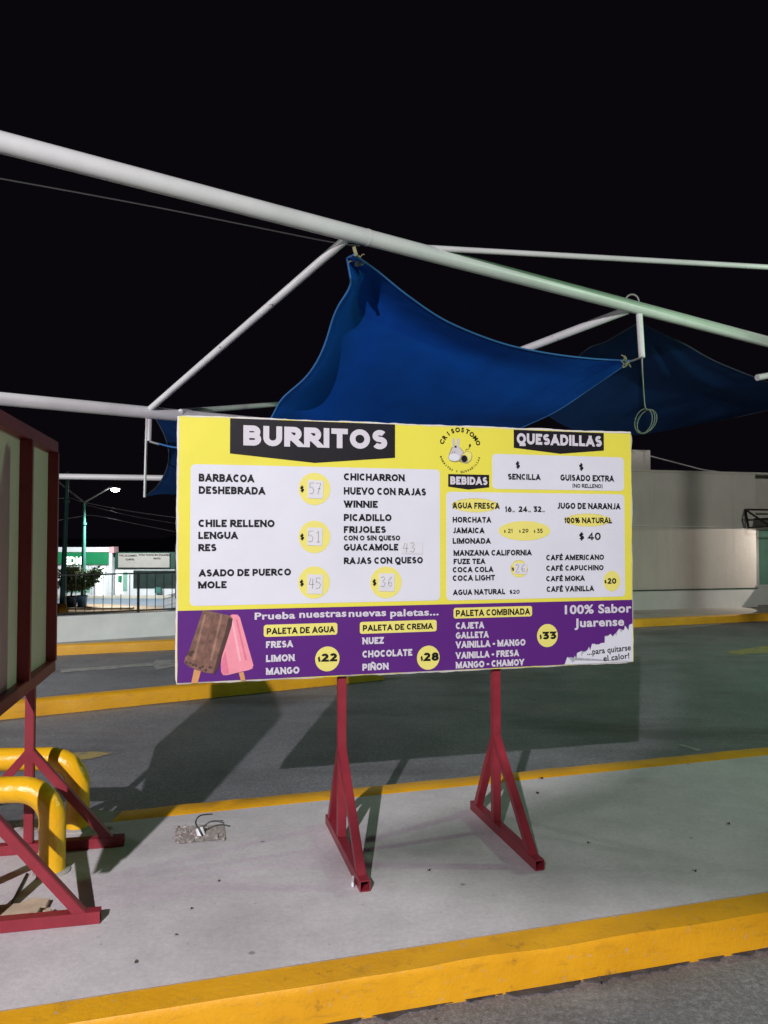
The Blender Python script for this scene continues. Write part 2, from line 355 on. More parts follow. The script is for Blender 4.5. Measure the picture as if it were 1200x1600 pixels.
# road paint
def marking(name, pts, mat, z=ROAD + 0.004):
    q = [G(x, y, z) for x, y in pts]; return struct(flat(name, q, [tuple(range(len(q)))], mat))
marking('road_marking', [(60, 1192), (140, 1186), (176, 1177), (150, 1174), (60, 1178)], M['worn'])
marking('road_marking', [(95, 1051), (240, 1040), (244, 1047), (300, 1036), (300, 1031), (243, 1031), (240, 1035), (95, 1046)], M['wornw'])
marking('road_marking', [(1128, 1019), (1150, 1023), (1260, 1018), (1260, 1006), (1190, 1010)], M['worn'])
marking('road_marking', [(1058, 1164), (1066, 1163), (1098, 1172), (1090, 1173.5)], M['wornw'])

# ------------------------------------------------------------------ lamps whose light falls on the scene
def spot(name, loc, aim, watts, col, size, blend, radius, parent):
    l = bpy.data.lights.new(name, 'SPOT'); l.energy = watts; l.color = col; l.spot_size = math.radians(size); l.spot_blend = blend; l.shadow_soft_size = radius
    o = bpy.data.objects.new(name, l); link(o, parent)
    d = (V(aim) - V(loc)); o.rotation_euler = d.to_track_quat('-Z', 'Y').to_euler()
    o.location = V(loc) - V(parent.location); return o
def mast(label, loc, aim, watts, col, size, blend, radius, lens):
    base = V((loc.x, loc.y, ROAD)); d = (V(aim) - loc); h = V((d.x, d.y, 0)).normalized(); dn_ = d.normalized()
    base = base - h * 0.55
    t = thing('floodlight_mast', label, 'floodlight', base)
    z = loc.z - ROAD
    tube_obj('pole', [(0, 0, 0), (0, 0, z + 0.35)], [0.07, 0.05], M['green'], t)
    bar_obj('arm', (0, 0, z + 0.2), h * 0.4 + V((0, 0, z + 0.08)), 0.05, M['steel'], t)
    c = h * 0.55 + V((0, 0, z)) - dn_ * 0.08
    bar_obj('lamp_housing', c - dn_ * 0.14, c, 0.34, M['steel'], t, wy=0.24, bev=0.01)
    bar_obj('lens', c + dn_ * 0.001, c + dn_ * 0.012, 0.30, lens, t, wy=0.20, bev=0)
    spot('flood_lamp', loc, aim, watts, col, size, blend, radius, t)
mast('tall green floodlight mast behind the viewer, throwing white light on the menu board', KEY, KEY_AIM, KEY_W, KEY_C, 104, 0.85, 0.055, M['floodglass'])
mast('floodlight mast with a greenish lamp beside the lane on the right', GRN, V((1.5, 6.3, 0.0)), GRN_W, GRN_C, 140, 0.6, 0.2, M['greenglass'])
mast('added floodlight mast out of view far on the right, brightening the cream wall across the lane', V((12.0, 3.2, 5.0)), V((5.2, 15.6, 1.9)), 1300, (0.97, 1.0, 0.90), 66, 0.7, 0.15, M['floodglass'])  # added lamp that lifts the brightness of the cream wall
mast('floodlight mast beyond the red framed board, lighting the low white wall', LFT, V((-3.4, 11.2, 0.6)), LFT_W, LFT_C, 140, 0.6, 0.15, M['floodglass'])

# ------------------------------------------------------------------ the menu board
BL = P(276, 1068, 3.5); BR = G(989, 1034, BL.z); TL = P(278, 650, 3.5)
UD = V((BR.x - BL.x, BR.y - BL.y, 0)).normalized(); BW = (BR - BL).length; BH = TL.z - BL.z; ZB = BL.z
BN = V((UD.y, -UD.x, 0))                                             # faces the camera
def uv(px, py):
    r = ray(px, py); t = (BL - EYE).dot(BN) / r.dot(BN); p = EYE + r * t
    return (p - BL).dot(UD), p.z - ZB
menu = thing('menu_board', 'yellow, white and purple burrito menu board standing on two red A-frame legs', 'menu board', (BL.x, BL.y, 0), math.atan2(UD.y, UD.x))
L1, L2, L3, L4 = 0.0012, 0.0024, 0.0036, 0.0048
def loc3(u, v, d): return (u, -d, v + ZB)
def layer(name, pts, d, mat, parent=menu):
    """flat printed shape, pts in board metres"""
    bm = bmesh.new(); f = bm.faces.new([bm.verts.new(loc3(u, v, d)) for u, v in pts])
    bmesh.ops.triangulate(bm, faces=bm.faces[:], ngon_method='EAR_CLIP')
    return obj(name, bm, mat, parent)
def pix(pts): return [uv(x, y) for x, y in pts]
def rounded(u0, v0, u1, v1, r, n=6):
    o = []
    for cx, cy, a in ((u1 - r, v0 + r, -90), (u1 - r, v1 - r, 0), (u0 + r, v1 - r, 90), (u0 + r, v0 + r, 180)):
        o += [(cx + r * math.cos(math.radians(a + 90 * k / n)), cy + r * math.sin(math.radians(a + 90 * k / n))) for k in range(n + 1)]
    return o
def ellipse(u, v, ru, rv, n=40): return [(u + ru * math.cos(2 * math.pi * k / n), v + rv * math.sin(2 * math.pi * k / n)) for k in range(n)]
def star(u, v, ru, rv, n=34): return [(u + ru * s * math.cos(math.pi * k / n), v + rv * s * math.sin(math.pi * k / n)) for k in range(2 * n) for s in (1.0 if k % 2 else 0.9,)]

# heavy geometric capitals drawn as strokes (skeletons in a unit box)
def _arc(cx, cy, rx, ry, a0, a1, n=12): return [(cx + rx * math.cos(math.radians(a0 + (a1 - a0) * k / n)), cy + ry * math.sin(math.radians(a0 + (a1 - a0) * k / n))) for k in range(n + 1)]
_O = _arc(.5, .5, .5, .5, 90, 450, 28)
_DOLLAR = [_arc(.5, .68, .44, .22, 20, 180, 8) + _arc(.5, .66, .44, .16, 180, 270, 5) + _arc(.5, .33, .46, .17, 90, 0, 5) + _arc(.5, .32, .46, .22, 0, -160, 8), [(.5, -.06), (.5, 1.06)]]
_S = [_arc(.52, .76, .46, .24, 35, 180, 9) + _arc(.5, .74, .44, .22, 180, 270, 5)[:-1] + _arc(.5, .27, .5, .25, 90, 0, 5) + _arc(.5, .26, .5, .26, 0, -150, 9)]
_E = [[(1, 1), (0, 1), (0, 0), (1, 0)], [(0, .5), (.9, .5)]]
_N = [[(0, 0), (0, 1)], [(1, 0), (1, 1)], ('x', (0, 1), (1, 0))]
FONT = {
 'A': (.82, [('x', (0, 0), (.5, 1)), ('x', (.5, 1), (1, 0)), [(.22, .26), (.78, .26)]]), 'B': (.68, [[(0, .52), (.55, .52)] + _arc(.6, .76, .33, .24, -90, 90, 8) + [(0, 1), (0, 0)] + _arc(.62, .26, .38, .26, -90, 90, 8)[0:] + [(.5, .52)]]),
 'C': (.74, [_arc(.56, .5, .56, .5, 48, 312, 18)]), 'D': (.76, [[(.35, 0), (0, 0), (0, 1), (.35, 1)] + _arc(.45, .5, .55, .5, 90, -90, 14) + [(.3, 0)]]), 'E': (.58, _E), 'É': (.58, _E + [[(.35, 1.2), (.75, 1.42)]]),
 'F': (.56, [[(1, 1), (0, 1), (0, 0)], [(0, .48), (.9, .48)]]), 'G': (.80, [_arc(.52, .5, .52, .5, 50, 340, 18) + [(1, .45), (.58, .45)]]), 'H': (.76, [[(0, 0), (0, 1)], [(1, 0), (1, 1)], [(0, .5), (1, .5)]]),
 'I': (.0, [[(.5, 0), (.5, 1)]]), 'J': (.48, [[(1, 1), (1, .35)] + _arc(.45, .33, .55, .33, 0, -130, 8)]), 'K': (.72, [[(0, 0), (0, 1)], ('x', (.08, .42), (.98, 1)), ('x', (.25, .58), (1, 0))]), 'L': (.54, [[(0, 1), (0, 0), (1, 0)]]),
 'M': (.98, [[(0, 0), (0, 1)], [(1, 0), (1, 1)], ('x', (0.02, 1), (.5, .18)), ('x', (.5, .18), (.98, 1))]), 'N': (.78, _N), 'Ñ': (.78, _N + [[(.2, 1.25), (.36, 1.34), (.62, 1.24), (.8, 1.33)]]), 'O': (.86, [_O]),
 'P': (.66, [[(0, 0), (0, 1), (.5, 1)] + _arc(.6, .7, .4, .3, 90, -90, 10) + [(0, .4)]]), 'Q': (.86, [_O, [(.42, -.22), (.95, -.22)]]), 'R': (.70, [[(0, 0), (0, 1), (.5, 1)] + _arc(.6, .71, .36, .29, 90, -90, 10) + [(0, .42)], ('x', (.45, .42), (1, 0))]),
 'S': (.62, _S), 'T': (.66, [[(0, 1), (1, 1)], [(.5, 1), (.5, 0)]]), 'U': (.74, [[(0, 1), (0, .42)] + _arc(.5, .40, .5, .40, 180, 360, 14) + [(1, 1)]]), 'V': (.80, [('x', (0, 1), (.5, 0)), ('x', (.5, 0), (1, 1))]),
 'W': (1.12, [('x', (0, 1), (.27, 0)), ('x', (.27, 0), (.5, .9)), ('x', (.5, .9), (.73, 0)), ('x', (.73, 0), (1, 1))]), 'X': (.74, [('x', (0, 0), (1, 1)), ('x', (0, 1), (1, 0))]), 'Y': (.74, [('x', (0, 1), (.5, .45)), ('x', (1, 1), (.5, .45)), [(.5, .5), (.5, 0)]]),
 'Z': (.62, [[(0, 1), (1, 1)], [(0, 0), (1, 0)], ('x', (.05, 0), (.95, 1))]), '-': (.30, [[(0, .42), (1, .42)]]), '(': (.22, [_arc(1, .5, 1, .68, 125, 235, 10)]), ')': (.22, [_arc(0, .5, 1, .68, 55, -55, 10)]),
 '$': (.54, _DOLLAR), '%': (.95, [_arc(.2, .75, .2, .25, 0, 360, 14), _arc(.8, .25, .2, .25, 0, 360, 14), ('x', (.25, 0), (.75, 1))]),
 '0': (.66, [_O]), '1': (.30, [[(0, .72), (.8, 1), (.8, 0)]]), '2': (.58, [_arc(.47, .72, .47, .28, 165, -35, 12) + [(.02, 0), (1, 0)]]), '3': (.58, [[(0, 1), (.92, 1), (.42, .58)] + _arc(.45, .29, .55, .29, 85, -150, 12)]),
 '4': (.68, [[(.72, 0), (.72, 1), (.0, .25), (1, .25)]]), '5': (.58, [[(.92, 1), (.12, 1), (.06, .52)] + _arc(.42, .32, .58, .32, 110, -150, 12)]), '6': (.62, [[(.72, 1), (.12, .5)], _arc(.5, .32, .5, .32, 0, 360, 18)]), '8': (.62, [_arc(.5, .26, .5, .26, 0, 360, 16), _arc(.5, .76, .42, .24, 0, 360, 16)]),
 '9': (.62, [[(.28, 0), (.88, .5)], _arc(.5, .68, .5, .32, 0, 360, 18)]),
}
def clip_y(poly, lo, hi):
    for s, lim in ((1, lo), (-1, -hi)):
        out = []
        for i, p in enumerate(poly):
            q = poly[(i + 1) % len(poly)]; a, b = p[1] * s - lim, q[1] * s - lim
            if a >= 0: out.append(p)
            if (a >= 0) != (b >= 0): t = a / (a - b); out.append((p[0] + (q[0] - p[0]) * t, p[1] + (q[1] - p[1]) * t))
        poly = out
    return poly
def heavy_text(acc, body, u0, v0, width, cap, wt):
    """wt: stroke weight as a share of the cap height; each stroke lies a hair above the one before"""
    gap = 0.10; tot = 0; adv = []
    for ch in body:
        a = 0.36 if ch == ' ' else FONT[ch][0] + wt * 0.55 + (wt * .45 if ch == 'I' else 0); adv.append(a); tot += a + (0 if ch == ' ' else gap)
    tot -= gap; sx = width / tot; x = 0.0; lev = 0
    for ch, a in zip(body, adv):
        if ch == ' ': x += a; continue
        h = wt / 2; wx = a - wt; mapp = lambda p: (x + h + p[0] * max(0, wx), h + p[1] * (1 - wt))
        if ch == 'I': mapp = lambda p: (x + a / 2, h + p[1] * (1 - wt))
        for st in FONT[ch][1]:
            ext = st[0] == 'x'; pts = [V(mapp(p)) for p in (st[1:] if ext else st)]; closed = (pts[0] - pts[-1]).length < 1e-4
            if closed: pts = pts[:-1]
            n_ = len(pts); L_, R_ = [], []
            for i, p in enumerate(pts):
                a_ = pts[i - 1] if (i or closed) else None; b_ = pts[(i + 1) % n_] if (i < n_ - 1 or closed) else None
                d1 = (p - a_).normalized() if a_ is not None else (b_ - p).normalized(); d2 = (b_ - p).normalized() if b_ is not None else d1
                nn = V((-d1.y - d2.y, d1.x + d2.x)); nn = nn.normalized() if nn.length > 1e-6 else V((-d1.y, d1.x)); k = h / max(0.5, nn.dot(V((-d1.y, d1.x))))
                e = V((0, 0))
                if ext: e = -d2 * wt if a_ is None else d1 * wt
                elif a_ is None and not (0.02 < st[0][1] < 0.98 and ch in 'ABCEFGHJPRSÉ$2356'): e = -d2 * h * (1 if abs(d2.x) < .3 or abs(d2.y) < .3 else .3)
                elif b_ is None and not (0.02 < st[-1][1] < 0.98 and ch in 'ABCEFGHJPRSÉ$2356'): e = d1 * h * (1 if abs(d1.x) < .3 or abs(d1.y) < .3 else .3)
                L_.append(p + e + nn * k); R_.append(p + e - nn * k)
            lev += 1; qn = 0
            for i in range(n_ if closed else n_ - 1):
                j = (i + 1) % n_; quad = [tuple(L_[i]), tuple(R_[i]), tuple(R_[j]), tuple(L_[j])]
                if ext: quad = clip_y(quad, 0, 1)
                if len(quad) < 3: continue
                k0 = len(acc[0]); acc[0].extend((u0 + q[0] * sx, v0 + q[1] * cap, ((lev * 7 + i) % 41) * 0.000025) for q in quad); acc[1].append(tuple(range(k0, k0 + len(quad))))
        x += a + gap
_tc = {}
def text_mesh(body, bold):
    """glyph triangles of a string in em units: verts, faces, min x, max x, cap height, base"""
    k = (body, bold)
    if k not in _tc:
        c = bpy.data.curves.new('glyphs', 'FONT'); c.body = body; c.offset = bold; c.space_character = 1.0 + bold * 2.2; c.resolution_u = 4; c.fill_mode = 'FRONT'
        o = bpy.data.objects.new('glyphs', c); C.objects.link(o); bpy.context.view_layer.update()
        me = bpy.data.meshes.new_from_object(o.evaluated_get(bpy.context.evaluated_depsgraph_get()))
        vs = [v.co.copy() for v in me.vertices]; fs = [tuple(p.vertices) for p in me.polygons]
        bpy.data.objects.remove(o); bpy.data.curves.remove(c); bpy.data.meshes.remove(me)
        _tc[k] = (vs, fs, min(v.x for v in vs), max(v.x for v in vs))
    return _tc[k]
CAP = 0.729
def put_text(acc, body, u0, v0, width, cap, bold=0.03, rot=0.0):
    vs, fs, x0, x1 = text_mesh(body, bold); sx = width / (x1 - x0); sy = cap / (CAP + 2 * bold); n = len(acc[0])
    cr, sr = math.cos(rot), math.sin(rot)
    for v in vs:
        x = (v.x - x0) * sx; y = (v.y + bold) * sy; acc[0].append((u0 + x * cr - y * sr, v0 + x * sr + y * cr, 0.0))
    acc[1].extend(tuple(i + n for i in f) for f in fs)
def text_px(acc, body, xl, xr, yt, yb, bold=0.03, rot=0.0):
    u0, v0 = uv(xl, yb); u1, _ = uv(xr, yb); _, v1 = uv(xl, yt)
    if rot == 0 and all(ch in FONT or ch == ' ' for ch in body): heavy_text(acc, body, u0, v0, u1 - u0, v1 - v0, min(0.30, 0.15 + bold * 2.75))
    else: put_text(acc, body, u0, v0, u1 - u0, v1 - v0, bold, rot)
def lettering(rows, d, mat, parent, bold=0.03, name='lettering'):
    acc = ([], [])
    for r in rows:
        if r[0].startswith('$') and len(r) < 6: r = (*r, 0.018)
        text_px(acc, *r[:5], bold=r[5] if len(r) > 5 else bold, rot=r[6] if len(r) > 6 else 0.0)
    me = bpy.data.meshes.new(name); me.from_pydata([loc3(u, v, d + k) for u, v, k in acc[0]], [], acc[1]); me.materials.append(mat)
    return link(bpy.data.objects.new(name, me), parent)
def stroke(bm, pts, w, d):
    pts = [V(p) for p in pts]; prev = None
    for i, p in enumerate(pts):
        t = (pts[min(i + 1, len(pts) - 1)] - pts[max(0, i - 1)]).normalized(); n_ = V((-t.y, t.x)) * w / 2
        cur = [bm.verts.new(loc3(*(p + n_), d)), bm.verts.new(loc3(*(p - n_), d))]
        if prev: bm.faces.new((prev[0], prev[1], cur[1], cur[0]))
        prev = cur
HAND = {'5': [[(.85, 1), (.15, 1), (.12, .55), (.5, .62), (.85, .4), (.7, .08), (.1, .02)]], '7': [[(.05, .98), (.9, 1), (.35, 0)], [(.3, .48), (.85, .5)]], '1': [[(.2, .8), (.5, 1), (.5, 0)], [(.2, 0), (.8, 0)]],
        '4': [[(.4, 1), (.1, .4), (.95, .42)], [(.75, .95), (.65, 0)]], '3': [[(.1, .95), (.6, 1), (.8, .8), (.4, .55), (.85, .35), (.6, .02), (.05, .08)]], '6': [[(.8, .98), (.3, .7), (.15, .3), (.4, .02), (.8, .15), (.75, .42), (.2, .35)]],
        '2': [[(.1, .8), (.4, 1), (.8, .8), (.5, .4), (.05, .02), (.95, .02)]]}
def handwriting(txt, x0, y0, x1, y1, d, parent, w=0.0022, mat=None):
    ua, va = uv(x0, y1); ub, vb = uv(x1, y0); n_ = len(txt); cw = (ub - ua) / n_; bm = bmesh.new()
    for i, ch in enumerate(txt):
        for path in HAND[ch]:
            stroke(bm, [(ua + cw * (i + 0.08 + .8 * x), va + (vb - va) * y) for x, y in path], w, d)
    obj('handwriting', bm, mat or M['pen'], parent)

# banner: a stretched, slightly uneven printed canvas folded round the frame
def make_banner():
    bm = bmesh.new(); nu, nv = 90, 46; g = []
    for j in range(nv + 1):
        row = []
        for i in range(nu + 1):
            u = BW * i / nu; v = BH * j / nv
            wob = lambda a, b: 0.0045 * noise.noise(V((a * 5.3, b * 9, 1.7))) + 0.003 * noise.noise(V((a * 17, b, 5)))
            if i == 0: u += wob(v, 1)
            if i == nu: u += wob(v, 2)
            if j == 0: v += wob(u, 3)
            if j == nv: v += wob(u, 4)
            row.append(bm.verts.new(loc3(u, v, 0)))
        g.append(row)
    for a, b in zip(g, g[1:]):
        for i in range(nu): bm.faces.new((a[i], a[i + 1], b[i + 1], b[i]))
    return obj('banner', bm, M['vy'], menu)
banner = make_banner()
def make_fold():
    bm = bmesh.new(); loop = []
    N = 120
    for i in range(N): loop.append((BW * i / N, 0, 0, -1))
    for i in range(N // 2): loop.append((BW, BH * i / (N // 2), 1, 0))
    for i in range(N): loop.append((BW * (1 - i / N), BH, 0, 1))
    for i in range(N // 2): loop.append((0, BH * (1 - i / (N // 2)), -1, 0))
    rings = []
    for k, (off, d) in enumerate(((-0.003, 0.0008), (0.006, -0.004), (0.007, -0.028), (-0.01, -0.034))):
        ring = []
        for i, (u, v, nx, ny) in enumerate(loop):
            j = off + 0.004 * noise.noise(V((u * 9, v * 9, k * 0.4))) + 0.0025 * noise.noise(V((u * 31, v * 31, k)))
            ring.append(bm.verts.new(loc3(u + nx * j, v + ny * j, d + 0.002 * noise.noise(V((u * 7, v * 7, 3 + k))))))
        rings.append(ring)
    n_ = len(loop)
    for a, b in zip(rings, rings[1:]):
        for i in range(n_): bm.faces.new((a[i], a[(i + 1) % n_], b[(i + 1) % n_], b[i]))
    return obj('canvas_fold', bm, M['edge'], menu, smooth=True)
make_fold()
# red tube frame behind the canvas
bf = bmesh.new()
for a, b in (((0.02, 0.05, ZB + 0.025), (BW - 0.02, 0.05, ZB + 0.025)), ((0.02, 0.05, ZB + BH - 0.025), (BW - 0.02, 0.05, ZB + BH - 0.025)),
             ((0.02, 0.05, ZB + 0.047), (0.02, 0.05, ZB + BH - 0.047)), ((BW - 0.02, 0.05, ZB + 0.047), (BW - 0.02, 0.05, ZB + BH - 0.047))):
    add_bar(bf, a, b, 0.038)
obj('back_frame', bf, M['red'], menu)
layer('back_sheet', [(0.03, 0.03), (BW - 0.03, 0.03), (BW - 0.03, BH - 0.03), (0.03, BH - 0.03)], -0.026, M['beige'])

def stand(parent, u, yp, yf, yr, ztop, ya=0.44, hz=0.045):
    """post with an A-shaped foot; yf / yr are the two ends of the foot bar"""
    s = 1 if yr > yf else -1
    bm = bmesh.new(); add_hollow(bm, (u, yf, hz / 2 + 0.002), (u, yr, hz / 2 + 0.002), hz); obj('foot_bar', bm, M['red'], parent)
    bar_obj('post', (u, yp, hz + 0.003), (u, yp, ztop), 0.041, M['red'], parent)
    for y, k in ((yf + s * 0.06, -1), (yr - s * 0.05, 1)):
        a = V((u, y, hz * 0.55)); b = V((u, yp, ya + 0.035)); bar_obj('strut', a, b, 0.039, M['red'], parent)
for px, py in ((537.5, 1000), (780.5, 1000)):
    u, _ = uv(px, py); stand(menu, u, 0.055, -0.44, 0.36, ZB + BH - 0.05)
# little white shims at the feet are left with the pavement litter below

# printed areas
pt = pix([(276, 954.8)])[0][1]; pt = (uv(280, 954.8)[1] + uv(985, 936.8)[1]) / 2
purple = layer('purple_band', [(0.0015, 0.002), (BW - 0.0015, 0.002), (BW - 0.0015, pt), (0.0015, pt)], L1, M['vp'])
def panel(xl, xr, yt, yb, r=0.022):
    u0, v1 = uv(xl, yt); u1, _ = uv(xr, (yt + yb) / 2); _, v0 = uv(xl, yb); return layer('white_panel', rounded(u0, v0, u1, v1, r), L1, M['vw'])
food = panel(298, 687.5, 725, 947); quesa = panel(768.8, 974.7, 709, 763.8); drinks = panel(697, 976, 768.3, 938.3)
def plate(pts, rows, bold):
    (ul, vt), (ur, _), (_, _), (um, vm), (_, vb) = pix(pts)
    o = layer('heading_plate', [(ul, vt), (ul, vb), (um, vm), (ur, vb), (ur, vt)], L2, M['vk']); lettering(rows, L4, M['wink'], o, bold); return o
plate([(359.5, 653.5), (617, 664), (617, 715.5), (491.4, 723.2), (359.5, 708.4)], [('BURRITOS', 380, 604.5, 664.5, 696)], 0.047)
plate([(802.3, 671.5), (943, 676), (943, 704.3), (875, 709), (802.3, 699.5)], [('QUESADILLAS', 806.8, 939.5, 676.8, 694)], 0.042)
plate([(700, 740.7), (764, 742), (764, 761), (731.5, 764.8), (700, 760.3)], [('BEBIDAS', 703, 761, 744.5, 757)], 0.045)
lettering([('BARBACOA', 310.4, 397, 740, 752.3), ('DESHEBRADA', 310.4, 414.3, 759.6, 771.6), ('CHILE RELLENO', 309.8, 428.8, 811.7, 823.4), ('LENGUA', 309.8, 371.4, 830.8, 842.2), ('RES', 309.8, 338, 850, 861.3),
           ('ASADO DE PUERCO', 310.7, 454.4, 889.8, 901), ('MOLE', 309.5, 354, 908.5, 919.7), ('CHICHARRON', 537, 632, 739.3, 750.4), ('HUEVO CON RAJAS', 537, 665.3, 761.2, 772.6), ('WINNIE', 537, 590, 782, 793),
           ('PICADILLO', 537, 611.6, 803, 814), ('FRIJOLES', 537, 602.7, 822, 832.7), ('CON O SIN QUESO', 537, 625, 836.7, 844.6), ('GUACAMOLE', 537, 622, 850, 860.5), ('RAJAS CON QUESO', 537, 660.5, 871, 881.5)], L2, M['ink'], food, 0.042)
lettering([('$', 805.3, 812.2, 721, 732), ('SENCILLA', 793.2, 844.2, 740, 749.3), ('$', 904.4, 911.3, 724, 735), ('GUISADO EXTRA', 875.2, 958.8, 741.3, 751), ('(NO RELLENO)', 894.2, 941, 755.8, 762, 0.024)], L2, M['ink'], quesa, 0.038)
lettering([('HORCHATA', 707, 767, 807.5, 816.4), ('JAMAICA', 707, 756.5, 824.3, 833.2), ('LIMONADA', 707, 766.3, 840.8, 849.6), ('16', 788.5, 799, 791, 800), ('24', 810, 823.6, 791, 800), ('32', 833.4, 845.5, 791, 800),
           ('oz', 800, 804.5, 797, 800.2, 0.012), ('oz', 824.5, 829.5, 797, 800.2, 0.012), ('oz', 846.5, 851, 797, 800.2, 0.012), ('MANZANA CALIFORNIA', 708.4, 830.3, 859.6, 868.5), ('FUZE TEA', 708.4, 757.8, 873, 881.5), ('COCA COLA', 707, 770.4, 886, 894.5),
           ('COCA LIGHT', 707, 773, 899, 907.8), ('AGUA NATURAL', 707.7, 789, 921.4, 930), ('$20', 795.8, 811.6, 921.7, 928), ('JUGO DE NARANJA', 870, 969, 785.4, 795), ('$ 40', 904.4, 938.3, 832, 844), ('CAFÉ AMERICANO', 853, 943.3, 867, 875.5),
           ('CAFÉ CAPUCHINO', 853, 942.7, 883.7, 892), ('CAFÉ MOKA', 853, 913.2, 900, 908.4), ('CAFÉ VAINILLA', 853.7, 927.5, 916.3, 925)], L2, M['ink'], drinks, 0.04)
def dims(px, py, rx, ry):
    u, v = uv(px, py); u2, _ = uv(px + rx, py); _, v2 = uv(px, py - ry); return u, v, u2 - u, v2 - v
def badge(name, px, py, rx, ry, rows, bold=0.035, shape=ellipse, d=L2, mat=None):
    o = layer(name, shape(*dims(px, py, rx, ry)), d, mat or M['vy2'])
    if rows: lettering(rows, d + L1, M['ink'], o, bold)
    return o
def note(x0, y0, x1, y1, txt, tx, d=L3 + L1, tilt=0.0):
    u0, v1 = uv(x0, y0); u1, v0 = uv(x1, y1); k = 0.0025
    o = layer('price_note', [(u0, v0 + k), (u1 - k, v0), (u1, v1 - k + tilt), (u0 + k, v1)], d, M['paper']); handwriting(txt, *tx, d + 0.001, o); return o
badge('price_circle', 491.4, 764, 24.6, 25.3, [('$', 468.6, 475, 759, 769)]); note(480.3, 749.5, 505, 779.4, '57', (482, 755, 503, 772), tilt=-0.002)
badge('price_circle', 491.4, 838.9, 24.6, 25.3, [('$', 468.6, 475, 834, 844)]); note(479.7, 824, 503.7, 852.8, '51', (480, 830, 503, 847))
badge('price_circle', 490.8, 910.1, 24.6, 25.3, [('$', 468, 474.5, 906, 916)]); note(479.7, 897, 504.4, 928, '45', (481, 903, 503, 920), tilt=-0.002)
badge('price_circle', 603, 910, 24.4, 24.8, [('$', 581.5, 588, 905, 915)]); note(591.6, 895.6, 616.3, 924, '36', (593, 901, 615, 917))
note(626.3, 846.5, 660.5, 865.5, '43', (628, 848, 650, 863))
badge('starburst', 743, 789.8, 37, 11.2, [('AGUA FRESCA', 706.8, 780, 785, 794.5)], 0.03, star)
badge('price_oval', 819.5, 829.4, 40, 15.2, [('21', 793.2, 800.5, 826.2, 832.6), ('29', 815.4, 825.2, 826.2, 832.6), ('35', 838.5, 847.4, 826.2, 832.6), ('$', 787, 789.6, 828, 832.4, 0.02), ('$', 810.6, 813, 828, 832.4, 0.02), ('$', 833.5, 836, 828, 832.4, 0.005)], 0.005)
badge('starburst', 918.6, 812.8, 36.4, 10.3, [('100% NATURAL', 881, 955.7, 808.5, 817.3)], 0.03, star)
badge('starburst', 811, 889, 13.6, 14, [('$', 799.3, 803, 886.5, 892)], 0.02, star); note(803, 879.6, 822.7, 897, '26', (804, 881, 821, 894))
badge('price_circle', 955.7, 907.8, 13.2, 16, [('20', 948.7, 962.3, 903.3, 912.2), ('$', 943.6, 947.4, 906, 911.5, 0.02)])
def pill(xl, xr, yt, yb, row):
    u0, v1 = uv(xl, yt); u1, _ = uv(xr, yt); _, v0 = uv(xl, yb); o = layer('name_pill', rounded(u0, v0, u1, v1, 0.012), L2, M['vy2']); lettering([row], L3, M['ink'], o, 0.03)
pill(412, 527, 976.3, 995.3, ('PALETA DE AGUA', 416.5, 522.5, 981.3, 991.2)); pill(562, 682, 971.8, 990.4, ('PALETA DE CREMA', 566.6, 676, 976.6, 986)); pill(708.4, 831, 949.8, 966.5, ('PALETA COMBINADA', 711.8, 827.4, 953.2, 963.2))
lettering([('Prueba', 397.8, 461, 956.5, 968.3, 0.03), ('nuestras', 467.5, 541, 953.3, 965.5, 0.03), ('nuevas', 544.5, 603, 952, 964, 0.03), ('paletas...', 609.5, 685, 951.5, 963.4, 0.03), ('FRESA', 415.5, 457.5, 1001.9, 1012.5), ('LIMON', 415.5, 460, 1023.5, 1034.4), ('MANGO', 415.5, 467.6, 1043.5, 1054.5),
           ('NUEZ', 566, 599.3, 996, 1006.8), ('CHOCOLATE', 566, 643.8, 1016.7, 1027.5), ('PIÑON', 566, 606.7, 1037, 1047.8), ('CAJETA', 711.8, 755.8, 972.6, 983), ('GALLETA', 711.8, 763, 987.8, 998), ('VAINILLA - MANGO', 711.8, 820.5, 1002.2, 1012.8),
           ('VAINILLA - FRESA', 711.8, 810.3, 1019, 1029.4), ('MANGO - CHAMOY', 711.8, 818.2, 1034, 1044.4), ('100% Sabor', 882, 986.3, 944.8, 959.8, 0.032), ('Juarense', 897, 974.7, 965.5, 980.2, 0.032)], L3, M['wink'], purple, 0.045)
badge('price_circle', 511.4, 1029.4, 19, 19.4, [('22', 501.8, 526.5, 1021.2, 1034), ('$', 496.2, 500.6, 1026, 1034, 0.02)], 0.045)
badge('price_circle', 669, 1027.5, 17.6, 18.8, [('28', 661.5, 685.2, 1019.8, 1033), ('$', 656.6, 660.6, 1025, 1032.5, 0.02)], 0.045)
badge('price_circle', 855, 993, 16.1, 18, [('33', 847.4, 868.6, 987, 999), ('$', 842.3, 846.3, 991.5, 998.5, 0.02)], 0.045)
# torn white corner
u0, v0 = uv(876, 1039); ue = BW - 0.0015; _, v1 = uv(988, 974); ug = [(u0, 0.002), (ue, 0.002), (ue, v1)]
random.seed(3)
for i in range(1, 46):
    t = i / 46; u = ue + (u0 - ue) * t; v = v1 + (0.004 - v1) * t; ug.append((u + random.uniform(-.010, .010), max(0.003, v + random.uniform(-.017, .013) * (1 if i % 3 else 1.5))))
torn = layer('torn_corner', ug, L2, M['vw'])
lettering([('...para quitarse', 917, 985.5, 1013.5, 1023.6, 0.02, math.radians(3.5)), ('el calor!', 942.4, 983, 1023.5, 1033.2, 0.02, math.radians(3.5))], L3, M['ink'], torn, 0.02)
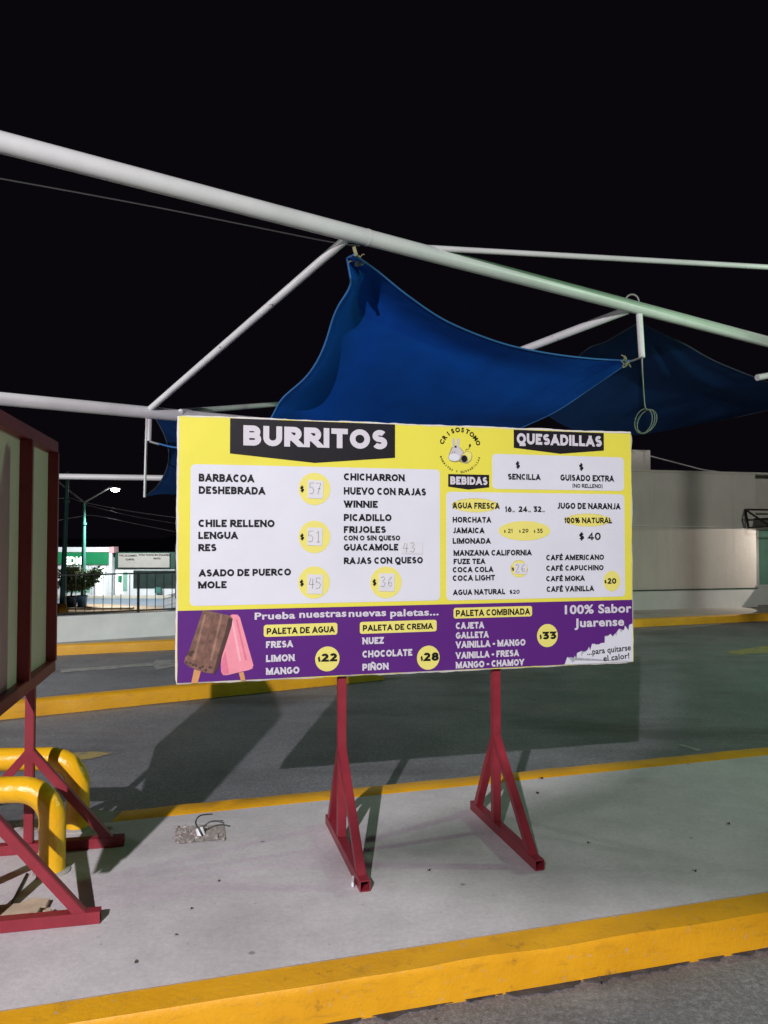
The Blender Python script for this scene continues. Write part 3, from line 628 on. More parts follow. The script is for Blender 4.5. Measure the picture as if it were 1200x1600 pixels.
# two printed ice lollies
def c2(x, y): return (270 + x * .30833, 850 + y * .30833)
def poly2(name, pts, d, mat, parent): return layer(name, [uv(*c2(x, y)) for x, y in pts], d, mat, parent)
pk = poly2('ice_lolly', [(268, 420), (285, 366), (300, 357), (328, 358), (340, 372), (408, 612), (404, 630), (385, 638), (275, 664), (255, 664), (245, 648), (243, 610)], L2, M['pink'], menu)
poly2('shaded_side', [(243, 612), (266, 540), (285, 655), (262, 662), (250, 658)], L2 + .0005, M['pinkd'], pk)
poly2('groove', [(296, 385), (306, 384), (346, 590), (336, 596)], L2 + .0007, M['pinkl'], pk); poly2('groove', [(318, 380), (327, 380), (376, 585), (366, 590)], L2 + .0007, M['pinkd'], pk)
poly2('stick', [(334, 652), (358, 647), (368, 690), (345, 693)], L2 + .0005, M['stick'], pk)
bp = poly2('ice_lolly', [(152, 335), (166, 337), (240, 350), (292, 364), (303, 378), (298, 410), (262, 525), (226, 635), (205, 656), (165, 652), (118, 634), (84, 624), (58, 602), (62, 574), (78, 560), (84, 535), (120, 430)], L3, M['choc'], menu)
poly2('dark_side', [(283, 372), (303, 380), (298, 412), (262, 526), (226, 637), (206, 655), (222, 590), (262, 460)], L3 + .0006, M['chocd'], bp)
for a, b in ((152, 108), (196, 152), (236, 196)):
    poly2('groove', [(a + 6, 356), (a + 16, 358), (b + 4, 590), (b - 8, 586)], L3 + .0007, M['chocm'] if a == 196 else M['chocl'], bp)
random.seed(11)
for k in range(9):
    x = 66 + k * 17 + random.uniform(-4, 4); y = 592 + k * 5.5 + random.uniform(-14, 10); poly2('bite_mark', [(x, y), (x + 10, y + 4), (x + 7, y + 15), (x - 5, y + 12)], L3 + .0008, M['chocd'], bp)
poly2('bite_mark', [(80, 545), (104, 538), (112, 548), (100, 556), (96, 572), (82, 566)], L3 + .0009, M['chocd'], bp)
poly2('stick', [(108, 634), (142, 644), (126, 704), (93, 705)], L3 - .0006, M['stick'], bp)
# round house emblem: lettering on a circle round a long-eared head and a rolled burrito
def c6(x, y): return (640 + x * .15, 640 + y * .15)
logo_c = c6(525, 425); lu, lv, lr, _ = dims(*logo_c, 30.4, 30.4)
def arc_text(acc, body, r, a0, a1, cap, bold, inward):
    n_ = len(body)
    for i, ch in enumerate(body):
        if ch == ' ': continue
        a = math.radians(a0 + (a1 - a0) * i / (n_ - 1)); vs, fs, x0, x1 = text_mesh(ch, bold); s = cap / (CAP + 2 * bold)
        rot = a - math.pi / 2 if not inward else a + math.pi / 2; cu, cv = lu + r * math.cos(a), lv + r * math.sin(a); k = len(acc[0])
        for v in vs:
            x = (v.x - (x0 + x1) / 2) * s; y = (v.y - CAP / 2) * s; acc[0].append((cu + x * math.cos(rot) - y * math.sin(rot), cv + x * math.sin(rot) + y * math.cos(rot)))
        acc[1].extend(tuple(j + k for j in f) for f in fs)
head = [uv(*c6(*p)) for p in [(440, 392), (520, 392), (545, 425), (572, 462), (540, 480), (520, 520), (470, 545), (420, 530), (400, 500), (415, 455)]]
logo = layer('emblem', head, L1, M['grey'])
acc = ([], []); arc_text(acc, 'CRISOSTOMO', lr, 157, 23, lr * 0.235, 0.045, False); arc_text(acc, 'BURRITOS Y QUESADILLAS', lr * 1.03, 199, 341, lr * 0.105, 0.03, True)
me = bpy.data.meshes.new('lettering'); me.from_pydata([loc3(u, v, L2) for u, v, *_ in acc[0]], [], acc[1]); me.materials.append(M['ink']); link(bpy.data.objects.new('lettering', me), logo)
def c6l(name, pts, d, mat): return layer(name, [uv(*c6(*p)) for p in pts], d, mat, logo)
c6l('ear', [(447, 395), (443, 330), (446, 300), (458, 297), (468, 310), (474, 395)], L1, M['grey']); c6l('ear', [(486, 395), (490, 320), (500, 296), (517, 298), (521, 330), (514, 395)], L1, M['grey'])
c6l('muzzle', [(460 + 60 * math.cos(a * .21), 497 + 38 * math.sin(a * .21)) for a in range(30)], L2, M['vw']); c6l('fringe', [(467, 376), (488, 376), (488, 396), (467, 396)], L2, M['ink'])
c6l('roll', [(535, 475), (560, 445), (600, 430), (640, 445), (652, 480), (640, 530), (600, 562), (560, 558), (525, 545), (505, 535), (525, 515)], L2, M['webbing'])
c6l('roll_skin', [(545, 475), (565, 450), (600, 437), (634, 450), (645, 482), (632, 525), (602, 550), (608, 520), (598, 490), (575, 475)], L3, M['vy2'])
c6l('roll_filling', [(567 + 30 * math.cos(a * .21), 513 + 36 * math.sin(a * .21)) for a in range(30)], L3, M['ink']); c6l('tail_tuft', [(614, 385), (618, 365), (632, 356), (638, 372), (628, 392)], L2, M['ink'])
bm = bmesh.new(); stroke(bm, [uv(*c6(*p)) for p in [(622, 390), (612, 415), (590, 412), (580, 430)]], 0.0022, L2)
stroke(bm, [uv(*c6(*p)) for p in [(440, 392), (415, 452), (400, 498), (418, 530), (470, 545), (520, 535)]], 0.0015, L3); stroke(bm, [uv(*c6(*p)) for p in [(520, 392), (545, 425), (572, 462)]], 0.0015, L3)
for ex in (446, 466): stroke(bm, [uv(*c6(ex, 440)), uv(*c6(ex + 2, 449))], 0.003, L3)
obj('outline', bm, M['ink'], logo)

# ------------------------------------------------------------------ red framed board seen from behind, on the left
A = math.radians(-78.0)                                             # local x runs from the far edge towards the viewer, local y faces right
rb = thing('sign_board', 'board with beige back and dark red frame seen from behind at the left edge', 'sign board', (P(75, 900, 4.1).x, 4.1, 0), A)
z0, z1, LW = 0.775, 1.995, 2.0
layer_pts = [(0.02, 0.0, z0 + 0.02), (LW, 0.0, z0 + 0.02), (LW, 0.0, z1 - 0.02), (0.02, 0.0, z1 - 0.02)]
bm = bmesh.new(); add_box(bm, (LW / 2 + .01, 0, (z0 + z1) / 2), (LW - 0.02, 0.008, z1 - z0 - 0.04)); obj('back_sheet', bm, M['beige'], rb)
bm = bmesh.new(); add_box(bm, (LW / 2, -0.012, (z0 + z1) / 2), (LW, 0.012, z1 - z0), bev=0.003); obj('front_sheet', bm, M['vw'], rb)
bar_obj('rail', (0, 0.024, z0 + 0.03), (LW, 0.024, z0 + 0.03), 0.04, M['dred'], rb, wy=0.06)
bar_obj('rail', (0, 0.024, z1 - 0.03), (LW, 0.024, z1 - 0.03), 0.04, M['dred'], rb, wy=0.06)
for u in (0.034, 0.62, 1.25, LW - 0.034):
    bar_obj('stile', (u, 0.022, z0 + 0.061), (u, 0.022, z1 - 0.061), 0.062 if u < .1 else .07, M['dred'], rb, wy=0.034)
for u in (0.44, 1.19): stand(rb, u, 0.02, 0.45, -0.42, z0 + 0.002)

# ------------------------------------------------------------------ yellow hoop guards
def hoop(px, py, h, label, r=0.057, wdt=0.80, ang=4):
    p = G(px, py); t = thing('hoop_guard', label, 'hoop guard', (p.x, p.y, 0), math.radians(ang), 'yellow hoop guards'); rr = 0.14
    pts = [V((0, 0, -0.02)), V((0, 0, h - rr))] + [V((-rr + rr * math.cos(a), 0, h - rr + rr * math.sin(a))) for a in [math.radians(x) for x in range(9, 91, 9)]]
    pts += [V((-wdt + rr - rr * math.sin(a), 0, h - rr + rr * math.cos(a))) for a in [math.radians(x) for x in range(0, 91, 9)]] + [V((-wdt, 0, -0.02))]
    tube_obj('hoop', pts, r, M['bollard'], t, 28)
    for x in (0, -wdt):
        bm = bmesh.new(); add_tube(bm, [(x, 0, -0.01), (x, 0, 0.006), (x, 0, 0.012)], [0.082, 0.078, 0.06], 24); obj('mortar_collar', bm, M['kerbgrey'], t, True)
hoop(81, 1362, 0.365, 'yellow steel hoop guard nearest the viewer, behind the near red strut')
hoop(121, 1294, 0.355, 'yellow steel hoop guard at the broken kerb, behind the far red post')

# ------------------------------------------------------------------ white pipe canopy frame
ZA = 4.5
A0, A1 = G(0, 222, ZA), G(1200, 534, ZA); ad = (A1 - A0).normalized()
def onA(px): 
    # point of pipe A whose picture column is px
    lo_, hi_ = -6.0, 30.0
    for _ in range(50):
        mm = (lo_ + hi_) / 2; q = A0 + ad * mm; x = 600 + F * q.x / max(0.01, q.y)
        if x < px: lo_ = mm
        else: hi_ = mm
    return A0 + ad * lo_
ZBm = 3.22
B0, B1 = G(0, 623, ZBm), G(236, 645, ZBm); bd = (B1 - B0).normalized()
fr = thing('canopy_frame', 'white steel pipe frame over the lane that carries the blue shade sails', 'canopy frame', (*(A0 - ad * 2.2).xy, ROAD))
FO = V(fr.location)
def pipe(name, pts, r, mat=None, n=20): return tube_obj(name, [V(p) - FO for p in pts], r, mat or M['white'], fr, n)
aL, aR = A0 - ad * 2.2, A0 + ad * 15.0
pipe('beam', [aL - ad * 0.3, onA(573)], 0.083, n=28); pipe('beam', [onA(573), aR + ad * .3], 0.081, n=28)
q = onA(573); pipe('weld_ring', [q - ad * 0.012, q + ad * 0.012], 0.086, n=28)
bL, bR = B0 - bd * 2.4, B0 + bd * 9.6
pipe('beam', [bL - bd * .3, bR + bd * .3], 0.086, n=24)
for p in (aL, aR, bL, bR): pipe('column', [(p.x, p.y, ROAD), (p.x, p.y, p.z - 0.07)], 0.10, n=20)
JA, JB = onA(541), B1 + bd * 0.0
s0 = JA + V((0, 0.05, -0.04)); s1 = JB + V((0, -0.04, 0.05))
pipe('strut', [s0, s1], 0.043, M['rusty'], n=14)
J2 = onA(990); pipe('strut', [J2 + V((-.03, .06, -0.03)), P(500, 668, 12.3)], 0.055, M['rusty'], n=14)
# third, thinner pipe running to the right behind the main one
T0 = onA(648) + V((0, 0.08, 0.06)); T1 = P(1200, 417.5, 8.95); T1 = T1 + (T1 - T0) * 0.6
pipe('tie_pipe', [T0, T1], 0.030, n=12)
pipe('tie_pipe', [P(282, 643.5, 11.0), P(415, 633, 13.5), P(560, 622, 16.5)], 0.042, n=12)
pipe('rear_pipe', [P(-60, 742.5, 12.6), P(92, 744.5, 13), P(330, 748, 13.5)], 0.050, n=14)
pipe('end_pipe', [P(1183, 590, 12), P(1270, 574, 12.4)], 0.05, n=12)
D2 = onA(1002); d2t = D2 - V((0, 0.0, 0.08)); d2b = P(1003, 559, d2t.y); pipe('drop_post', [d2t, d2b], 0.042, n=14)
d1t = P(233, 655, JB.y); d1b = P(232, 689, JB.y); pipe('drop_post', [d1t, d1b], 0.040, n=12)
flatb = bmesh.new(); add_bar(flatb, P(229.5, 652, JB.y - 0.03) - FO, P(226, 777, JB.y) - FO, 0.055, 0.02); obj('hanger_bar', flatb, M['white'], fr)
# ring over the beam at the right joint
rc = onA(991) + V((0, 0, 0.06)); pts = [rc + V((0.09 * math.cos(a), 0, 0.10 * math.sin(a))) for a in [math.radians(x) for x in range(0, 181, 15)]]
pipe('lifting_eye', pts, 0.011, M['wire'], 8)

# ------------------------------------------------------------------ shade sails
def sail(label, top, right, bottom, left, mat, nu=64, nv=64, fold=0.0, wr=0.010, hemw=0.011, hemm=None):
    """Coons patch; edges as 3D polylines: top P1->P2, right P2->P4, bottom P3->P4, left P1->P3"""
    def res(pts, n_):
        c = catmull(pts, 10); L = [0]
        for a, b in zip(c, c[1:]): L.append(L[-1] + (b - a).length)
        out = []; k = 0
        for i in range(n_ + 1):
            s = L[-1] * i / n_
            while k < len(c) - 2 and L[k + 1] < s: k += 1
            out.append(c[k].lerp(c[k + 1], min(1, max(0, (s - L[k]) / max(1e-9, L[k + 1] - L[k])))))
        return out
    T, B, Lf, R = res(top, nu), res(bottom, nu), res(left, nv), res(right, nv)
    p1, p2, p3, p4 = T[0], T[-1], B[0], B[-1]
    t_ = thing('shade_sail', label, 'shade sail', p1, 0, 'blue shade sails'); O = V(p1)
    grid = []
    for j in range(nv + 1):
        v = j / nv; row = []
        for i in range(nu + 1):
            u = i / nu
            q = T[i] * (1 - v) + B[i] * v + Lf[j] * (1 - u) + R[j] * u - (p1 * (1 - u) * (1 - v) + p2 * u * (1 - v) + p3 * (1 - u) * v + p4 * u * v)
            row.append(q)
        grid.append(row)
    bm = bmesh.new(); vg = []
    for j in range(nv + 1):
        row = []
        for i in range(nu + 1):
            u, v = i / nu, j / nv; q = grid[j][i]
            du = grid[j][min(i + 1, nu)] - grid[j][max(i - 1, 0)]; dv = grid[min(j + 1, nv)][i] - grid[max(j - 1, 0)][i]
            nn = du.cross(dv); nn = nn.normalized() if nn.length > 1e-9 else V((0, -1, 0))
            if nn.y > 0: nn = -nn
            w_ = min(1, 6 * u * (1 - u)) * min(1, 6 * v * (1 - v))
            # ripples that fan out from the tied corner
            ang = math.atan2(v, u + 1e-6); rip = math.sin(ang * 17 + 1.2) * 0.5 + noise.noise(V((u * 3, v * 3, 2)))
            off = wr * w_ * rip * (0.35 + 0.65 * min(1, 2.5 * (1 - min(1, math.hypot(u, v)))))
            if fold: off += fold * math.exp(-((u) / 0.07) ** 2) * min(1, 8 * v * (1 - v)) * (1 + 0.5 * math.sin(v * 21))
            row.append(bm.verts.new(q + nn * off - O))
        vg.append(row)
    for a, b in zip(vg, vg[1:]):
        for i in range(nu): bm.faces.new((a[i], a[i + 1], b[i + 1], b[i]))
    edge_l = [r[0].co.copy() for r in vg]; edge_t = [v.co.copy() for v in vg[0]]; edge_r = [r[-1].co.copy() for r in vg]
    obj('cloth', bm, mat, t_, smooth=True)
    for ed in (edge_l, edge_t, edge_r):
        bm = bmesh.new(); add_tube(bm, ed, hemw, 6); obj('hem', bm, hemm or M['hem'], t_, smooth=True)
    return t_
c1 = P(553, 398, JA.y - 0.05)
top = [c1, P(590, 424, 8.2), P(640, 464, 8.6), P(700, 503, 9.05), P(780, 535, 9.5), P(850, 551, 9.85), P(920, 560, 10.15), P(986, 564, 10.4)]
right = [P(986, 564, 10.4), P(930, 602, 10.8), P(870, 642, 11.2), P(815, 668, 11.6), P(720, 712, 12.2), P(640, 738, 12.7)]
left = [c1, P(541, 425, 8.0), P(524, 468, 8.25), P(503, 524, 8.6), P(470, 572, 8.95), P(438, 617, 9.3), P(408, 657, 9.6), P(340, 686, 10.1), P(247, 693, 10.62)]
bot = [P(247, 693, 10.62), P(350, 715, 11.2), P(480, 735, 12), P(640, 738, 12.7)]
sl = sail('bright blue shade sail tied to the main pipe directly above the menu board', top, right, bot, left, M['sail'], fold=0.10)
# worn tie knots at the corners
def knot(parent, p, s, n_, seed, name='corner_tie'):
    rnd = random.Random(seed); bm = bmesh.new()
    for k in range(n_):
        a = V((rnd.uniform(-s, s), rnd.uniform(-s, s) * .5, rnd.uniform(-s, s))); pts = [a]
        for q in range(4): pts.append(pts[-1] + V((rnd.uniform(-s, s), rnd.uniform(-s, s) * .4, rnd.uniform(-s, s))) * 0.7)
        add_tube(bm, catmull(pts, 4), s * 0.13, 6)
    o = obj(name, bm, M['webbing'], parent, smooth=True); o.location = V(p) - V(parent.location); return o
knot(sl, P(559, 408, 7.80), 0.034, 12, 5); knot(sl, P(975, 570, 10.3), 0.06, 6, 6)
tube_obj('tie_cord', [V(P(553, 386, JA.y - .1)) - V(sl.location), V(P(557, 400, JA.y - .1)) - V(sl.location)], 0.018, M['webbing'], sl, 8)
tube_obj('tie_cord', [V(d2b) - V(sl.location) + V((0, -.05, 0.0)), V(P(984, 565, 10.35)) - V(sl.location)], 0.014, M['wire'], sl, 8)
tube_obj('tie_cord', [V(P(234, 690, JB.y)) - V(sl.location), V(P(248, 694, 10.6)) - V(sl.location)], 0.014, M['wire'], sl, 8)
# dark sail behind the right joint
s2 = sail('blue shade sail coloured dark as if unlit, hanging behind the wire coil', [P(1000, 503, 10.9), P(1070, 538, 11.6), P(1130, 570, 12.3), P(1265, 622, 13.6)], [P(1265, 622, 13.6), P(1230, 632, 14.2), P(1190, 643, 14.8), P(1120, 658, 15.3)],
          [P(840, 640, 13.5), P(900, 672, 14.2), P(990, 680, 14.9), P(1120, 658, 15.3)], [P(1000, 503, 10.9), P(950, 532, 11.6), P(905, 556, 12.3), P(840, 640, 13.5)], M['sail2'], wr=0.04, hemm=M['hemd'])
# darkened sail beyond the second pipe, left of the board
s3 = sail('darkened blue shade sail below the second pipe, beside the white hanger bar', [P(244, 655, 13.4), P(300, 650, 13.8), P(400, 660, 14.2), P(460, 680, 14.6)], [P(460, 680, 14.6), P(450, 720, 14.0), P(440, 760, 13.4), P(430, 800, 12.8)],
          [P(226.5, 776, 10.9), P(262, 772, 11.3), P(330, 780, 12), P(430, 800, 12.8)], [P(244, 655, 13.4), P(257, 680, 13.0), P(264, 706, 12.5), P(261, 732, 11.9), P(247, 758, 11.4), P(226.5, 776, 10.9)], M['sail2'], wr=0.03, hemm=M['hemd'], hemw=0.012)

# added unseen sail behind the viewer; it takes some of the flood light off the pavement on the right
sail('open weave blue sail added out of view behind the viewer to dim the right pavement', [V((-1.50, -3.20, 4.0)), V((-1.0, -2.84, 4.02)), V((-.80, -2.5, 4.35)), V((-.98, -2.25, 4.88)), V((0.4, -1.9, 5.05)), V((6, -0.8, 5.1))], [V((6, -0.8, 5.1)), V((6, -2.2, 4.4)), V((6, -3.2, 3.9))],
     [V((-1.50, -3.24, 4.0)), V((-.9, -3.38, 4.0)), V((1.5, -3.3, 3.9)), V((6, -3.2, 3.9))], [V((-1.50, -3.20, 4.0)), V((-1.51, -3.22, 4.0)), V((-1.50, -3.24, 4.0))], M['net'], nu=40, nv=10, wr=0.02)
sail('dark blue cloth added out of view behind the viewer to shade the right wall', [V((-.96, -2.22, 5.06)), V((0.2, -2.0, 5.08)), V((2.6, -1.5, 5.1))], [V((2.6, -1.5, 5.1)), V((2.6, -1.5, 4.8)), V((2.6, -1.5, 4.5))],
     [V((-.96, -2.24, 4.5)), V((0.2, -2.02, 4.5)), V((2.6, -1.5, 4.5))], [V((-.96, -2.22, 5.06)), V((-.96, -2.23, 4.8)), V((-.96, -2.24, 4.5))], M['sail2'], nu=24, nv=8, wr=0.01)  # added unseen cloth that keeps the flood light off the cream wall
# coil of wire hanging from the drop post
cw = thing('wire_coil', 'coil of grey wire hanging from the drop post at the right sail corner', 'wire coil', d2b); O = V(d2b)
bm = bmesh.new(); add_tube(bm, catmull([V((0, 0, 0.02)), P(1004, 590, d2b.y) - O, P(1007, 632, d2b.y) - O, P(1010, 641, d2b.y) - O], 8), 0.011, 8); obj('hanging_wire', bm, M['wire'], cw, True)
for k, (cx, cy, rx, ry, tl) in enumerate(((1005, 658, 13, 20, -18), (1009, 659, 12, 20, -26), (1010, 658, 14, 20, -34))):
    cc = P(cx, cy, d2b.y + 0.02 * k) - O; sx = d2b.y / F; tl = math.radians(tl)
    pts = [cc + V((rx * math.cos(a) * math.cos(tl) - ry * math.sin(a) * math.sin(tl), 0.03 * math.sin(a * 2 + k), rx * math.cos(a) * math.sin(tl) * 1 + ry * math.sin(a) * math.cos(tl))) * sx for a in [2 * math.pi * i / 40 for i in range(41)]]
    bm = bmesh.new(); add_tube(bm, pts, 0.008, 8); obj('loop', bm, M['wire'], cw, True)
# overhead cable at the upper left, passing behind the main pipe
tag(tube_obj('cable', catmull([P(-150, 254, 9.0), P(0, 279, 9.4), P(250, 325, 10), P(505, 376, 10.6), P(562, 384, 10.8)], 8), 0.010, M['dkwire'], None, 6), 'thin dark cable crossing the sky under the left end of the main pipe', 'cable')

# ------------------------------------------------------------------ building on the right
w0 = G(990, 953); w1 = G(1183, 947.5); wd = (w1 - w0).xy.normalized(); wn = V((wd.y, -wd.x))     # wn towards the lane
wz = -math.atan2(-wd.y, wd.x)
bl = thing('shop_building', 'cream flat roofed building with white plinth beyond the lane on the right', 'building', (w1.x, w1.y, 0), wz)
zt = (835 - 736.5) / F * w0.y + 1.5; zp = 0.37
def bx(name, x0, x1, y0, y1, za, zb, mat, parent=bl, bev=0.006):
    bm = bmesh.new(); add_box(bm, ((x0 + x1) / 2, (y0 + y1) / 2, (za + zb) / 2), (x1 - x0, y1 - y0, zb - za), bev=bev); return obj(name, bm, mat, parent)
WL = 9.2
bx('wall', -WL, 0, 0, 5, -0.1, zt, M['wall']); bx('plinth', -WL, -0.0, -0.03, 0, -0.1, zp, M['plinth']); bx('plinth_line', -WL, 0.0, -0.036, 0, zp, zp + 0.022, M['bdark'], bev=0.002)
bx('bay_wall', 0, 6, 0.35, 5, -0.1, zt, M['wall']); bx('bay_plinth', 0, 6, 0.30, 0.35, -0.1, zp, M['plinth'])
bx('coping', -WL - .02, 6.02, -0.02, 5, zt, zt + 0.04, M['wall'])
rbm = bx('roof_box', -4.4, P(1031, 720, w0.y).x * 0 - 2.16, 0.5, 2.6, zt + 0.04, zt + 0.50, M['wall'])
tube_obj('roof_stay', [(-2.12, 0.7, zt + 0.42), (-0.9, 0.5, zt + 0.12), (-0.45, 0.4, zt + 0.06)], 0.014, M['wirepale'], bl, 8)
tube_obj('conduit', [(-5.5, -0.012, 1.72), (-1.9, -0.012, 1.66), (-0.3, -0.012, 1.62)], 0.011, M['plinth'], bl, 8)
# serving window in the bay under a black awning
bm = bmesh.new()
for a, b in (((0.10, .33, .42), (0.10, .33, 1.60)), ((0.30, .33, .42), (0.30, .33, 1.60)), ((1.6, .33, .42), (1.6, .33, 1.60)), ((0.05, .33, 1.63), (1.65, .33, 1.63)), ((0.05, .33, .40), (1.65, .33, .40))): add_bar(bm, a, b, 0.06, 0.05)
win = obj('window_frame', bm, M['plinth'], bl); bx('pane', 0.13, 1.57, 0.335, 0.345, .43, 1.60, M['lglass'], win, bev=0)
aw = bmesh.new(); E_ = dict(a=(-0.28, -0.02, 2.02), b=(-0.28, -0.75, 1.98), c=(-0.20, -0.02, 1.64), d=(-0.20, -0.62, 1.66), e=(1.9, -0.02, 2.02), f=(1.9, -0.75, 1.98), g=(1.9, -0.62, 1.66))
for p, q in ('ab', 'ac', 'cd', 'bd', 'be'[:1] + 'f', 'ae', 'dg', 'ad'): add_bar(aw, E_[p], E_[q], 0.030)
awo = obj('awning_frame', aw, M['steel'], bl); bx('awning_cover', -0.05, 1.85, -0.60, 0.30, 1.80, 1.84, M['steel'], awo, bev=0.004)
# lamp under the awning that washes the wall
LB = V((1.25, -0.42, 1.66)); fix = bx('awning_lamp', 1.22, 1.42, -0.50, -0.34, 1.63, 1.72, M['steel'], bl)
l = bpy.data.lights.new('awning_light', 'SPOT'); l.energy = 250; l.color = (1.0, 0.90, 0.80); l.spot_size = math.radians(47); l.spot_blend = 0.06; l.shadow_soft_size = 0.02
lo_ = bpy.data.objects.new('awning_light', l); link(lo_, bl); lo_.location = V((1.20, -0.42, 1.66)); lo_.rotation_euler = V((-0.92, 0.10, -0.39)).to_track_quat('-Z', 'Y').to_euler()

# ------------------------------------------------------------------ low wall, fence and the street beyond, on the left
ld = (lw1 - lw0).xy.normalized(); lz = math.atan2(ld.y, ld.x)
lw = thing('low_wall', 'low whitewashed wall under the black railing behind the far kerb', 'low wall', (lw0.x, lw0.y, 0), lz)
bm = bmesh.new(); add_box(bm, (1.0, 0.09, 0.115), (13, 0.18, 0.47), bev=0.01); obj('wall_body', bm, M['lowwall'], lw)
zf0, zf1 = 0.365, 0.925
kp = (219 - 600) / F; up_ = (kp * lw0.y - lw0.x) / (ld.x - kp * ld.y)
fe = thing('railing', 'black steel railing with thin upright bars on the low white wall', 'railing', (lw0.x, lw0.y, 0.35), lz)
bar_obj('rail', (-5, .09, zf0 - .333), (7.5, .09, zf0 - .333), 0.022, M['steel'], fe); bar_obj('rail', (-5, .09, zf1 - .35), (7.5, .09, zf1 - .35), 0.022, M['steel'], fe)
k = 0; u = up_ - 29 * 0.123
while u < 4.4:
    if k % 10 != 9: bar_obj('bar', (u, .09, zf0 - .318), (u, .09, zf1 - .366), 0.0095, M['steel'], fe, bev=0)
    else: bar_obj('post', (u, .09, 0.002), (u, .09, zf1 - .33), 0.034, M['steel'], fe)
    u += 0.123; k += 1

ZL = -3.0
def Q(px, py): return G(px, py, ZL)
# lower street surface strips
def strip(name, pts, mat, z): return struct(flat(name, [G(x, y, z) for x, y in pts], [tuple(range(len(pts)))], mat))
strip('street', [(-60, 943), (320, 943), (320, 930), (-60, 930)], M['street'], ZL + 0.004)
strip('dirt_verge', [(-60, 962), (320, 960), (320, 952.5), (160, 944), (-60, 944)], M['dirt'], ZL + 0.008)
bm = bmesh.new(); add_bar(bm, Q(60, 952.5) + V((0, 0, .05)), Q(208, 952) + V((0, 0, .05)), 0.5, 0.16); struct(obj('verge_kerb', bm, M['slab']))
bm = bmesh.new(); add_bar(bm, Q(60, 934) + V((0, 0, .05)), Q(330, 934.5) + V((0, 0, .05)), 1.0, 0.2); struct(obj('shop_kerb', bm, M['slab']))
# shop with a green fascia
YB = Q(165, 932).y
def shop_box(name, px0, px1, py0, py1, dep, mat, parent, yoff=0.0):
    a = P(px0, py1, YB) ; b = P(px1, py0, YB); o = V(parent.location); bm = bmesh.new()
    add_box(bm, ((a.x + b.x) / 2 - o.x, YB + dep / 2 - yoff - o.y, (a.z + b.z) / 2 - o.z), (b.x - a.x, dep, b.z - a.z), bev=0.01); return obj(name, bm, mat, parent)
SHOP_D = 1.2
sh = thing('corner_shop', 'white shop with a green fascia band behind the potted tree', 'shop', Q(120, 932))
shop_box('wall', -40, 175, 858, 933, SHOP_D, M['bwhite'], sh)
shop_box('parapet', -40, 172, 855, 862.5, .3, M['bwhite'], sh, .18); shop_box('coping_end', 172, 179.5, 854.5, 864, 1.0, M['bpink'], sh, .22)
fas = shop_box('fascia', -40, 172.5, 862.8, 882, .25, M['bgreen'], sh, .13)
acc = ([], []); put_text(acc, 'EDMI', 0, 0, P(132, 0, YB).x - P(103, 0, YB).x, (13.0 / F) * YB, 0.05); o = P(103, 882, YB)
me = bpy.data.meshes.new('lettering'); me.from_pydata([(o.x + u - sh.location.x, YB - .16 - sh.location.y, o.z + v - sh.location.z) for u, v, *_ in acc[0]], [], acc[1]); me.materials.append(M['litsign']); link(bpy.data.objects.new('lettering', me), fas)
sw = shop_box('window', 94, 141, 912, 926, .1, M['lglass'], sh, .02)
for x in (104, 113, 122, 131): shop_box('mullion', x - .5, x + .5, 912, 926, .05, M['bwhite'], sw, .06)
shop_box('lit_window', 151.5, 164, 886, 930, .05, M['litpane'], sh, .03); shop_box('pilaster', 144, 151, 884, 932, .2, M['bwhite'], sh, .12); shop_box('pilaster', 171.5, 176.5, 864, 932, .3, M['bwhite'], sh, .26)
# exchange kiosk with price board
ex = thing('exchange_office', 'exchange office with grey rate board above a wide dark window', 'shop', Q(225, 932))
shop_box('wall', 176.8, 280, 889, 933, SHOP_D, M['bwhite'], ex, -.4); shop_box('fascia', 176.8, 274, 863, 889, 1.0, M['bdark'], ex, -.3)
rbd = shop_box('rate_board', 183.3, 264, 864.5, 887, .12, M['board'], ex, -.16)
def far_text(body, px0, px1, pyb, ph, parent, ex_, off):
    acc = ([], []); put_text(acc, body, 0, 0, P(px1, 0, YB).x - P(px0, 0, YB).x, ph / F * YB, 0.02); o = P(px0, pyb, YB)
    me = bpy.data.meshes.new('lettering'); me.from_pydata([(o.x + u - ex_.location.x, YB + off - ex_.location.y, o.z + v - ex_.location.z) for u, v, *_ in acc[0]], [], acc[1]); me.materials.append(M['ink']); link(bpy.data.objects.new('lettering', me), parent)
far_text('TIPO DE CAMBIO', 185, 212, 869.5, 3, rbd, ex, .13); far_text('PARA PAGOS EN DOLARES', 216, 263, 868.5, 3, rbd, ex, .13); far_text('COMPRA', 195, 209, 875.5, 2.8, rbd, ex, .13); far_text('VENTA', 238, 250, 874, 2.8, rbd, ex, .13)
for a, b, c_, d_ in ((197, 208, 879, 884.5), (240, 250, 877.5, 883)):
    pn = shop_box('rate_plate', a, b, c_, d_, .02, M['bwhite'], rbd, -.145); pn.location = V((0, 0, 0))
for o_ in [x for x in bpy.data.objects if x.name.startswith('rate_plate')]:
    o_.location = -V((0, 0, 0))
dk = shop_box('window', 205.5, 272, 891.5, 920, .1, M['glass'], ex, -.36)
shop_box('poster', 231, 240, 897, 911, .02, M['webbing'], dk, -.33); shop_box('poster', 256, 265, 912, 917, .02, M['lglass'], dk, -.33); shop_box('counter_box', 241.5, 251, 918, 927, .35, M['green'], ex, 0.0)
shop_box('lit_doorway', 178.5, 189.5, 892.5, 929, .05, M['litpane'], ex, -.37); dr = shop_box('door', 189, 196, 894, 924, .08, M['lglass'], ex, -.36); shop_box('door_panel', 181.5, 188, 900, 911, .06, M['bgreen'], ex, -.36)
